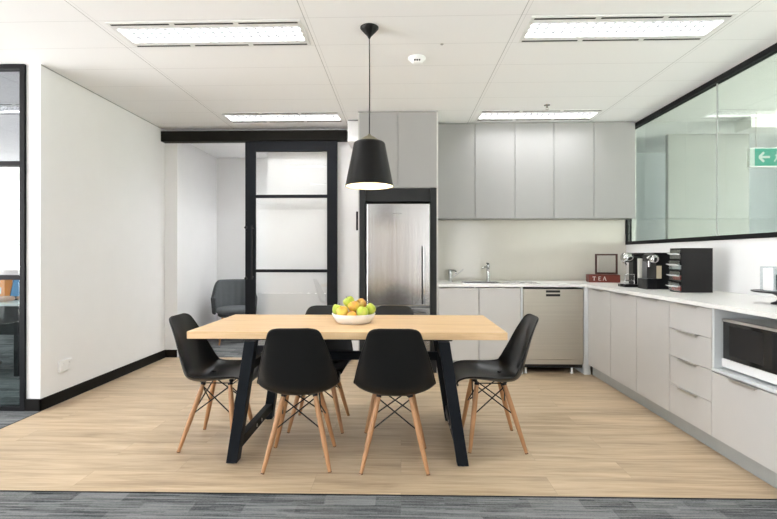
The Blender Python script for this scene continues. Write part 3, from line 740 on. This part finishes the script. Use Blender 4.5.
# taps
t = thing('mixer_tap', 'chrome mixer tap with long raised lever at the left of the sink', 'tap', (.560, 5.12, BT))
b = MB(); b.lathe([(.030,0),(.030,.006),(.021,.012),(.021,.11),(.018,.135),(.001,.138)], seg=24, capa=True); b.build('body', M['chrome'], t)
b = MB(); b.tube([(0,0,.125),(.03,-.06,.128),(.045,-.12,.118),(.046,-.14,.09)], [.014,.012,.011,.010], seg=12); b.build('spout', M['chrome'], t)
b = MB(); b.tube([(.01,-.01,.045),(.045,-.02,.06),(.125,-.03,.125),(.14,-.03,.140)], [.010,.009,.008,.009], seg=10); b.build('lever', M['alu'], t)
t = thing('filter_tap', 'chrome filtered water tap standing behind the sink, with pull-down lever', 'tap', (.985, 5.12, BT))
b = MB(); b.lathe([(.028,0),(.028,.006),(.019,.012),(.019,.15),(.021,.155),(.021,.185),(.001,.19)], seg=24, capa=True); b.build('body', M['chrome'], t)
b = MB(); b.tube([(0,0,.165),(-.04,-.05,.165),(-.075,-.09,.158),(-.08,-.095,.145)], [.013,.012,.011,.010], seg=12); b.build('spout', M['chrome'], t)
b = MB(); b.tube([(0,0,.185),(.002,-.005,.200),(-.02,-.02,.208)], [.012,.010,.007], seg=10); b.build('lever', M['rod'], t)

# ------------------------------------------------------------------ things on the right worktop
t = thing('tea_chest', 'dark red wooden tea box with its glazed lid standing open', 'box', (2.055, 4.985, BT), math.radians(-12)); t.scale = (1.02,)*3  # tea box through capsule tower: locations and scale enlarged about the camera, then nudged
b = MB(); b.box(0, .31, 0, .010, 0, .082); b.box(0, .31, .15, .16, 0, .082); b.box(0, .010, .010, .15, 0, .082); b.box(.30, .31, .010, .15, 0, .082); b.box(.01, .30, .01, .15, 0, .008)
for k in (1, 2): b.box(k*.10, k*.10+.006, .01, .15, .008, .07)
b.build('box_body', M['tea_red'], t, bevel=.0015)
b = MB(); z0, z1 = .084, .306
b.box(.092, .112, .148, .162, z0, z1); b.box(.300, .320, .148, .162, z0, z1); b.box(.112, .300, .148, .162, z0, z0+.018); b.box(.112, .300, .148, .162, z1-.018, z1)
ld = b.build('lid', M['tea_wood'], t, bevel=.001)
box('lid_glass', M['glass_clear'], .112, .300, .153, .156, z0+.016, z1-.016, parent=ld)
b = MB(); y_ = -.0015
def stroke(a, c, w=.006): b.bar((a[0]*.92-.025, y_, a[1]), (c[0]*.92-.025, y_, c[1]), w, .002, up=(0,1,0))
h0, h1 = .022, .062
stroke((.085,h0),(.085,h1)); stroke((.068,h1-.003),(.102,h1-.003), .005); stroke((.078,h0+.001),(.092,h0+.001), .003); stroke((.069,h1-.008),(.069,h1),.003); stroke((.101,h1-.008),(.101,h1),.003)
stroke((.135,h0),(.135,h1)); stroke((.132,h1-.002),(.158,h1-.002), .004); stroke((.135,.042),(.152,.042), .004); stroke((.132,h0+.002),(.159,h0+.002), .004)
stroke((.180,h0),(.196,h1), .003); stroke((.196,h1),(.212,h0), .0065); stroke((.187,.036),(.206,.036), .003); stroke((.176,h0+.001),(.186,h0+.001), .003); stroke((.206,h0+.001),(.218,h0+.001), .003)
b.build('lettering', M['lettering'], t)

t = thing('coffee_machine', 'pod coffee machine with cream and silver side, next to the tea box', 'coffee machine', (2.060, 4.20, BT), 0); t.scale = (1.04,)*3
b = MB(); b.box(0, .15, .0, .13, 0, .025); b.lathe([(.06,.0),(.06,.02)], (.05, .065, .008), seg=28, capb=True); b.build('drip_tray', M['appl_black'], t, bevel=.004)
b = MB(); b.box(.085, .125, .02, .11, .025, .27); b.box(.085, .39, .015, .125, .27, .305); b.box(.14, .39, .015, .14, .0, .27)
b.build('body', M['appl_black'], t, bevel=.008)
box('side_panel', M['appl_grey'], .152, .30, .008, .0155, .0, .245, parent=t)
b = MB(); b.box(.120, .150, -.002, .13, 0, .255); b.box(.150, .27, -.002, .012, .236, .255); b.build('trim_band', M['cream'], t, bevel=.005)
b = MB(); b.lathe([(.001,-.05),(.030,-.05),(.042,-.038),(.045,0),(.042,.038),(.030,.05),(.001,.05)], (.055, .065, .262), seg=28, axis='x'); b.build('brew_head', M['chrome'], t)
b = MB(); b.tube([(.03, .065, .262), (.02, .065, .225), (.04,.065,.195)], [.014,.013,.009], seg=12); b.build('coffee_spout', M['chrome'], t)
b = MB(); b.tube([(0,-.004,.06),(.08,-.004,.06),(.08,-.004,.115),(0,-.004,.115),(0,-.004,.06)], .004, seg=8); b.tube([(.0,-.004,.03),(.0,-.004,.06)], .004, seg=8); b.tube([(.08,-.004,.03),(.08,-.004,.06)], .004, seg=8); b.build('cup_stand', M['chrome'], t)

t = thing('coffee_machine', 'black pod coffee machine with chrome lever, beside the capsule tower', 'coffee machine', (2.125, 3.95, BT), 0); t.scale = (1.04,)*3
b = MB(); b.box(.0, .080, .0, .15, 0, .088); b.build('drip_tray', M['appl_black'], t, bevel=.006)
b = MB()
prof = [(.076,0),(.33,0),(.33,.23),(.29,.285),(.20,.305),(.07,.305),(.040,.285),(.040,.235),(.076,.22)]
n_ = len(prof); vs = [(x, .0, z) for x, z in prof]+[(x, .15, z) for x, z in prof]
b.add(vs, [tuple(range(n_)), tuple(reversed(range(n_, 2*n_)))]+[(i, (i+1) % n_, (i+1) % n_+n_, i+n_) for i in range(n_)])
b.build('body', M['appl_black'], t, bevel=.006)
b = MB(); b.lathe([(.001,-.02),(.028,-.02),(.036,-.008),(.036,.012),(.026,.02),(.001,.02)], (.052, -.012, .252), seg=24, axis='y')
b.tube([(.052,-.015,.262),(.02,-.015,.277),(-.005,-.015,.259)], [.012,.012,.010], seg=12); b.tube([(.030,.02,.235),(.028,.02,.185)], [.014,.010], seg=12)
b.build('brew_lever', M['chrome'], t)
box('front_panel', M['tan'], .078, .118, -.003, .002, .090, .195, parent=t, bevel=.001)
b = MB(); b.box(.205, .272, -.014, .0, .03, .215); b.build('water_tank', M['blue_plastic'], t, bevel=.004)

t = thing('capsule_tower', 'tall matt black coffee capsule drawer tower on the right worktop', 'storage tower', (2.205, 3.60, BT)); t.scale = (1.045, .80, 1.045)
b = MB(); b.box(0, .230, 0, .006, 0, .335); b.box(0, .230, .184, .19, 0, .335); b.box(0, .230, .006, .184, .329, .335); b.box(0, .230, .006, .184, 0, .006); b.box(.224, .230, .006, .184, .006, .329)
for k in range(1, 4): b.box(.002, .224, .006, .184, .082*k-.002, .082*k+.002)
b.build('cabinet', M['matt_black'], t)
for k in range(4):
    z0 = .008+.082*k; ext = (.014, .008, .011, .004)[k]
    b = MB(); b.box(-ext-.004, -ext, .012, .178, z0, z0+.068); b.box(-ext, .21, .012, .015, z0, z0+.045); b.box(-ext, .21, .175, .178, z0, z0+.045); b.box(-ext, .21, .015, .175, z0, z0+.003)
    dr = b.build('drawer', M['clear_plastic'], t)
    MB().hexa([(-ext-.030,.02,z0+.040),(-ext-.004,.02,z0+.030),(-ext-.004,.17,z0+.030),(-ext-.030,.17,z0+.040)],[(-ext-.030,.02,z0+.043),(-ext-.004,.02,z0+.036),(-ext-.004,.17,z0+.036),(-ext-.030,.17,z0+.043)]).build('pull_lip', M['white_plastic'], dr)
    b = MB(); mt = M[('capsule_red','capsule_red','capsule_white','capsule_dark')[k]]
    for i in range(5):
        for j in range(4):
            x = -ext+.028+i*.042; y = .035+j*.040
            b.lathe([(.012,z0+.004),(.017,z0+.028),(.019,z0+.030),(.001,z0+.033)], (x, y, 0), seg=10)
    b.build('capsules', mt, dr)['kind'] = 'stuff'
# stand with napkin holder at the right edge
t = thing('cake_stand', 'black pedestal stand at the right end of the worktop', 'stand', (2.275, 2.74, BT))
MB().lathe([(.060,0),(.060,.008),(.036,.018),(.028,.034),(.034,.050),(.065,.066)], seg=40, capa=True).build('pedestal', M['appl_black'], t)
MB().lathe([(.001,.066),(.10,.066),(.145,.070),(.155,.074),(.155,.080),(.14,.077),(.001,.075)], seg=56).build('tray', M['appl_black'], t)
t = thing('napkin_holder', 'white napkin holder standing on the black pedestal', 'napkin holder', (2.255, 2.72, BT+.0805))
b = MB(); b.box(-.095, .11, -.05, -.046, .0, .145); b.box(-.095, .11, .046, .05, 0, .145); b.box(-.095, .11, -.046, .046, 0, .004); b.build('case', M['clear_plastic'], t)
box('napkins', M['white_plastic'], -.088, .104, -.040, .040, .005, .135, parent=t, bevel=.004)
MB().tube([(-.078,-.053,.01),(-.080,-.053,.10)], .003, seg=6).build('clip', M['rod'], t)
# microwave
t = thing('microwave', 'white microwave with black glass door in the open bay', 'microwave', (1.935, 2.290, .5235)); t.scale = (1.03,1.03,1.03)
box('body', M['white_plastic'], .03, .42, 0, .462, .012, .290, parent=t, bevel=.005)
dr = box('door', M['oven_glass'], .004, .03, .0, .462, .060, .276, parent=t, bevel=.002)
b = MB(); b.box(-.002, .03, -.001, .463, .276, .291); b.build('top_strip', M['alu'], dr)
b = MB(); b.box(-.002, .03, -.001, .463, .012, .060); b.build('lower_strip', M['white_plastic'], dr)
b = MB(); b.box(.0025, .0045, .17, .41, .085, .255); b.build('door_window', M['matt_black'], dr)
box('control_panel', M['appl_black'], .002, .006, .01, .11, .07, .268, parent=t)
b = MB()
for (x, y) in ((.06,.04),(.06,.42),(.36,.04),(.36,.42)): b.lathe([(.014,0),(.014,.013)], (x, y, 0), seg=12, capa=True)
b.build('feet', M['rod'], t)
# power outlet on left wall
t = thing('power_outlet', 'white double power outlet low on the left wall', 'power outlet', (XL, 3.668, .292))
box('plate', M['white_plastic'], 0, .020, -.070, .070, -.046, .046, parent=t, bevel=.003)
for y in (-.032, .032):
    box('socket', M['fixture'], .020, .022, y-.018, y+.018, -.024, .008, parent=t, bevel=.002); box('switch', M['fixture'], .020, .024, y-.006, y+.006, .015, .028, parent=t)

# ------------------------------------------------------------------ grey tub chair in the small room
t = thing('tub_chair', 'charcoal fabric tub chair with wooden legs behind the doorway', 'chair', (-2.33, 6.24, 0), math.radians(180+22))
def tub(rad, z_lo, inset=0):
    G = []
    for i in range(25):
        a = math.radians(-118+236*i/24)      # 0 = back
        s = abs(a)/math.radians(118)
        q_ = min(1, max(0, (s-.36)/.34)); top = .865-.235*q_*q_*(3-2*q_)
        row_ = []
        for k in range(9):
            z = z_lo+(top-z_lo)*k/8
            f = 1+.14*(z-z_lo)/.45
            bulge = .011*math.cos(i*PI) if inset else 0
            r_ = (rad+bulge)*f
            row_.append((r_*math.sin(a)*1.08, -r_*math.cos(a)*.93, z))
        G.append(row_)
    return G
G = tub(.258, .40); MB().grid(G).build('outer_shell', M['fabric_dark'], t, solid=.03, subsurf=1)
G2 = tub(.232, .42, 1); MB().grid(G2).build('channelled_back', M['fabric'], t, solid=.02, subsurf=1)
b = MB(); b.lathe([(.001,.40),(.19,.40),(.235,.415),(.25,.44),(.245,.475),(.20,.492),(.001,.495)], (0,.02,0), seg=36); b.build('seat_cushion', M['fabric'], t)
MB().lathe([(.001,.36),(.20,.36),(.22,.375),(.22,.40),(.001,.40)], seg=36).build('seat_base', M['fabric_dark'], t)
for sx in (-1, 1):
    for sy in (-1, 1):
        MB().tube([(sx*.15, sy*.14, .36), (sx*.20, sy*.20, 0)], [.019,.011], seg=12).build('leg', M['leg_wood'], t)

# ------------------------------------------------------------------ exit sign in room beyond the green window
t = thing('exit_sign', 'green exit sign with white arrow seen through the green window', 'sign', (3.63, 4.75, 2.12))
box('housing', M['white_plastic'], -.03, .36, -.0, .04, 0, .20, parent=t, bevel=.004)
box('face', M['exit_green'], .02, .36, -.004, 0, .01, .19, parent=t)
box('side_face', M['exit_white'], -.028, .016, -.003, 0, .01, .19, parent=t)
b = MB(); b.bar((.07, -.006, .10), (.17, -.006, .10), .022, .003, up=(0,1,0)); b.bar((.062, -.006, .10), (.11, -.006, .148), .022, .003, up=(0,1,0)); b.bar((.062, -.006, .10), (.11, -.006, .052), .022, .003, up=(0,1,0))
b.build('arrow', M['exit_white'], t)
b = MB()   # running figure and doorway
b.box(.27, .345, -.0055, -.004, .03, .17); b.build('doorway_symbol', M['exit_white'], t)
b = MB(); b.lathe([(.012,-.0015),(.012,.0)], (.250, -.0045, .150), seg=14, axis='y', capa=True); b.bar((.250,-.006,.135),(.240,-.006,.09),.02,.003,up=(0,1,0)); b.bar((.24,-.006,.09),(.215,-.006,.055),.011,.003,up=(0,1,0)); b.bar((.24,-.006,.09),(.262,-.006,.07),.011,.003,up=(0,1,0)); b.bar((.262,-.006,.07),(.255,-.006,.04),.010,.003,up=(0,1,0)); b.bar((.25,-.006,.13),(.222,-.006,.115),.008,.003,up=(0,1,0)); b.bar((.25,-.006,.13),(.268,-.006,.105),.008,.003,up=(0,1,0))
b.build('runner_symbol', M['exit_white'], t)
b = MB(); b.tube([(.05,.02,.20),(.05,.02,.59)], .004, seg=8); b.tube([(.30,.02,.20),(.30,.02,.59)], .004, seg=8); b.build('hanging_rod', M['alu'], t)

# ------------------------------------------------------------------ office behind the partition
t = thing('office_desk', 'pale office desk behind the glass partition', 'desk', (-4.50, 4.72, 0))
box('desktop', M['worktop'], -.75, .72, -.38, .38, .705, .730, parent=t, bevel=.002)
for sx in (-.70, .67):
    for sy in (-.33, .33): box('leg', M['black'], sx-.02, sx+.02, sy-.02, sy+.02, 0, .705, parent=t)
box('modesty_panel', M['matt_black'], -.68, .65, .30, .315, .30, .70, parent=t)
t = thing('laptop', 'dark laptop with blue screen on the office desk', 'laptop', (-4.21, 4.84, .730), math.radians(-10))
box('base', M['matt_black'], -.15, .15, -.20, .02, 0, .014, parent=t, bevel=.003)
A = Matrix.Translation((0, .02, .012)) @ Matrix.Rotation(math.radians(-12), 4, 'X')
l_ = MB().box(-.15, .15, 0, .008, 0, .235, mat=A).build('lid', M['matt_black'], t, bevel=.002)
MB().box(-.14, .14, -.001, 0, .012, .225, mat=A).build('screen', M['screen'], l_)
t = thing('document_box', 'orange cardboard box at the left edge behind the partition', 'box', (-4.52, 4.95, .730)); 
b = MB(); b.box(-.10, .10, -.05, .05, 0, .21); b.build('box_body', M['orange_box'], t, bevel=.002)
box('paper_label', M['white_plastic'], -.06, .06, -.052, -.050, .05, .12, parent=t)
t = thing('paper_stack', 'loose white papers lying on the office desk', 'papers', (-4.78, 4.70, .730))
b = MB(); b.box(-.10, .10, -.14, .14, 0, .012); b.build('sheets', M['white_plastic'], t); box('top_sheet', M['ceramic'], -.09, .11, -.13, .13, .0122, .0135, parent=t)

# seated person at the desk: one skinned body plus clothes
def skin_body(name, joints, edges, mat, parent=None, sub=2):
    me = bpy.data.meshes.new(name); keys = list(joints)
    me.from_pydata([joints[k][0] for k in keys], [(keys.index(a), keys.index(c)) for a, c in edges], [])
    o = bpy.data.objects.new(name, me); C.objects.link(o)
    if parent: o.parent = parent
    sk = o.modifiers.new('skin', 'SKIN'); sk.use_smooth_shade = True
    if not me.skin_vertices: 
        bm = bmesh.new(); bm.from_mesh(me); bm.verts.layers.skin.verify(); bm.to_mesh(me); bm.free()
    for i, k in enumerate(keys):
        r = joints[k][1]; rr = r if isinstance(r, tuple) else (r, r)
        me.skin_vertices[0].data[i].radius = rr
    me.skin_vertices[0].data[0].use_root = True
    ss = o.modifiers.new('sub', 'SUBSURF'); ss.levels = sub; ss.render_levels = sub
    me.materials.append(mat); return o
PX, PY = -4.50, 4.16
J = {'pelvis': ((0,-.06,.54),(.15,.12)), 'waist': ((0,-.05,.70),(.13,.10)), 'chest': ((.02,-.01,.90),(.155,.11)), 'neck0': ((.03,.03,1.03),.075), 'neck': ((.035,.05,1.10),.052),
     'head': ((.04,.075,1.20),(.072,.082)), 'crown': ((.04,.07,1.285),(.062,.072)),
     'shR': ((.18,.02,.985),.058), 'elR': ((.30,.14,.755),.042), 'wrR': ((.54,.36,.768),.028),
     'shL': ((-.14,.02,.985),.058), 'elL': ((-.22,.14,.77),.042), 'wrL': ((-.02,.38,.768),.028),
     'hipR': ((.10,-.02,.53),.088), 'knR': ((.17,.40,.50),.062), 'anR': ((.17,.42,.09),.040), 'toeR': ((.18,.56,.035),.032),
     'hipL': ((-.10,-.02,.53),.088), 'knL': ((-.13,.40,.50),.062), 'anL': ((-.13,.40,.09),.040), 'toeL': ((-.14,.54,.035),.032)}
J = {k: (Vector(p), r) for k, (p, r) in J.items()}
E_ = [('pelvis','waist'),('waist','chest'),('chest','neck0'),('neck0','neck'),('neck','head'),('head','crown'),('chest','shR'),('shR','elR'),('elR','wrR'),('chest','shL'),('shL','elL'),('elL','wrL'),
      ('pelvis','hipR'),('hipR','knR'),('knR','anR'),('anR','toeR'),('pelvis','hipL'),('hipL','knL'),('knL','anL'),('anL','toeL')]
per = skin_body('person', J, E_, M['skin']); per.location = (PX, PY, 0); per.rotation_euler.z = 0
tag(per, 'person in grey jeans and white shirt seated at the office desk behind glass', 'person')
def grow(keys, edges, add, mat, name):
    jj = {k: (J[k][0], tuple(x+add for x in (J[k][1] if isinstance(J[k][1], tuple) else (J[k][1],)*2))) for k in keys}
    return skin_body(name, jj, edges, mat, per)
grow(['pelvis','waist','chest','neck0','shR','shL'], [('pelvis','waist'),('waist','chest'),('chest','neck0'),('chest','shR'),('chest','shL')], .014, M['shirt'], 'shirt')
for s_ in 'RL':
    a, e = J['sh'+s_][0], J['el'+s_][0]
    skin_body('sleeve', {'a': (a, (.070,.070)), 'b': (a+(e-a)*.45, (.060,.060)), 'c': (a+(e-a)*.62, (.056,.056))}, [('a','b'),('b','c')], M['shirt'], per)
grow(['pelvis','hipR','knR','anR','hipL','knL','anL'], [('pelvis','hipR'),('hipR','knR'),('knR','anR'),('pelvis','hipL'),('hipL','knL'),('knL','anL')], .012, M['jeans'], 'jeans')
for s_ in 'RL':
    p = J['an'+s_][0]
    MB().lathe([(.001,-.11),(.030,-.10),(.045,-.05),(.048,.03),(.042,.11),(.028,.16),(.001,.17)], (p.x, p.y, .047), seg=20, axis='y').build('shoe', M['matt_black'], per)
# hands: palm and five fingers each
for s_, dr_ in (('R', Vector((.72,.66,0))), ('L', Vector((.65,.75,0)))):
    w0 = J['wr'+s_][0]; dr_.normalize(); sd = Vector((-dr_.y, dr_.x, 0)); up = Vector((0,0,1))
    jj = {'p': (w0, .024), 'm': (w0+dr_*.05, (.036,.018)), 'n': (w0+dr_*.085-up*.004, (.034,.015))}; ee = [('p','m'),('m','n')]
    skin_body('palm', jj, ee, M['skin'], per, 2)
    for i, L in enumerate((.064,.074,.070,.054)):
        r0 = w0+dr_*.08+sd*((1.5-i)*.019); 
        p1 = r0+dr_*(L*.45)+sd*((1.5-i)*.003)+up*.002; p2 = p1+dr_*(L*.3)-up*.010; p3 = p2+dr_*(L*.25)-up*.014
        skin_body('finger', {'a': (r0, .0095), 'b': (p1, .009), 'c': (p2, .008), 'd': (p3, .0068)}, [('a','b'),('b','c'),('c','d')], M['skin'], per, 1)
    sgn = 1
    r0 = w0+dr_*.025+sd*.02*sgn; skin_body('thumb', {'a': (r0, .013), 'b': (r0+dr_*.03+sd*.025*sgn, .0115), 'c': (r0+dr_*.06+sd*.032*sgn-up*.01, .009)}, [('a','b'),('b','c')], M['skin'], per, 1)
# face and hair
hc = J['head'][0]
b = MB(); b.lathe([(.001,.104),(.045,.098),(.075,.075),(.094,.030),(.096,-.02),(.088,-.06)], hc+Vector((0,-.018,.045)), seg=28); hr = b.build('hair', M['hair'], per, solid=.012)
b = MB()
for sx in (-1, 1): b.lathe([(.001,-.006),(.009,-.004),(.011,0),(.009,.004),(.001,.006)], hc+Vector((sx*.030, .074, .022)), seg=14, axis='y')
b.build('eyes', M['white_plastic'], per)
b = MB()
for sx in (-1, 1): b.lathe([(.001,.0),(.005,.0),(.004,.002),(.001,.0025)], hc+Vector((sx*.030, .0795, .022)), seg=12, axis='y')
b.build('pupils', M['hair'], per)
skin_body('nose', {'a': (hc+Vector((0,.078,.022)), .007), 'b': (hc+Vector((0,.094,-.008)), .011), 'c': (hc+Vector((0,.082,-.018)), .009)}, [('a','b'),('b','c')], M['skin'], per, 1)
b = MB(); b.tube([hc+Vector((-.024,.070,-.042)), hc+Vector((0,.079,-.044)), hc+Vector((.024,.070,-.042))], [.003,.006,.003], seg=8); b.build('mouth', M['capsule_red'], per)
for sx in (-1, 1): skin_body('ear', {'a': (hc+Vector((sx*.078,-.005,.025)), (.008,.016)), 'b': (hc+Vector((sx*.080,-.003,-.012)), (.006,.010))}, [('a','b')], M['skin'], per, 1)
# office chair under the person
t = thing('office_chair', 'black swivel office chair under the seated person', 'chair', (PX, PY-.05, 0))
b = MB(); b.box(-.24, .24, -.24, .24, .37, .43); b.build('seat', M['fabric_dark'], t, bevel=.02)
b = MB(); b.box(-.21, .21, -.27, -.23, .50, .95); b.build('backrest', M['fabric_dark'], t, bevel=.015)
b = MB(); b.bar((0,-.20,.385),(0,-.29,.42),.06,.012); b.bar((0,-.285,.41),(0,-.285,.70),.06,.012,up=(0,1,0)); b.build('back_support', M['black'], t)
MB().tube([(0,0,.09),(0,0,.37)], .025, seg=16).build('gas_column', M['black'], t)
for k in range(5):
    a = k*2*PI/5+.2; e = (math.cos(a)*.29, math.sin(a)*.29)
    l_ = MB().tube([(0,0,.10),(e[0],e[1],.065)], [.025,.014], seg=10).build('base_arm', M['black'], t)
    MB().lathe([(.001,-.02),(.025,-.02),(.027,0),(.025,.02),(.001,.02)], (e[0], e[1], .027), seg=16, axis='y').build('castor', M['black'], l_)

# ------------------------------------------------------------------ daylight
wd = bpy.data.worlds.new('daylight'); S.world = wd; wd.use_nodes = True
bg = wd.node_tree.nodes['Background']; 
wn = wd.node_tree; tc = wn.nodes.new('ShaderNodeTexCoord'); sp = wn.nodes.new('ShaderNodeSeparateXYZ'); rp = wn.nodes.new('ShaderNodeValToRGB')
wn.links.new(tc.outputs['Generated'], sp.inputs[0]); ad = wn.nodes.new('ShaderNodeMath'); ad.operation = 'MULTIPLY_ADD'; ad.inputs[1].default_value = .5; ad.inputs[2].default_value = .5
wn.links.new(sp.outputs[2], ad.inputs[0]); wn.links.new(ad.outputs[0], rp.inputs[0]); wn.links.new(rp.outputs[0], bg.inputs[0])
e = rp.color_ramp.elements; e[0].position = .44; e[0].color = (1,.98,.95,1); e[1].position = .54; e[1].color = (.34,.36,.39,1)
bg.inputs[1].default_value = 14

# ------------------------------------------------------------------ camera
cd = bpy.data.cameras.new('camera'); cam = bpy.data.objects.new('camera', cd); C.objects.link(cam)
cd.sensor_width = 36; cd.sensor_fit = 'HORIZONTAL'; cd.lens = 450/777*36; cd.clip_start = .05
cd.shift_y = -3.5/777
cam.location = (0, 0, 1.2); cam.rotation_euler = (PI/2, 0, math.atan(12.5/450))
S.camera = cam
S.view_settings.view_transform = 'Standard'; S.view_settings.look = 'None'; S.view_settings.gamma = 1
S.view_settings.use_curve_mapping = False
S.view_settings.exposure = 0.50
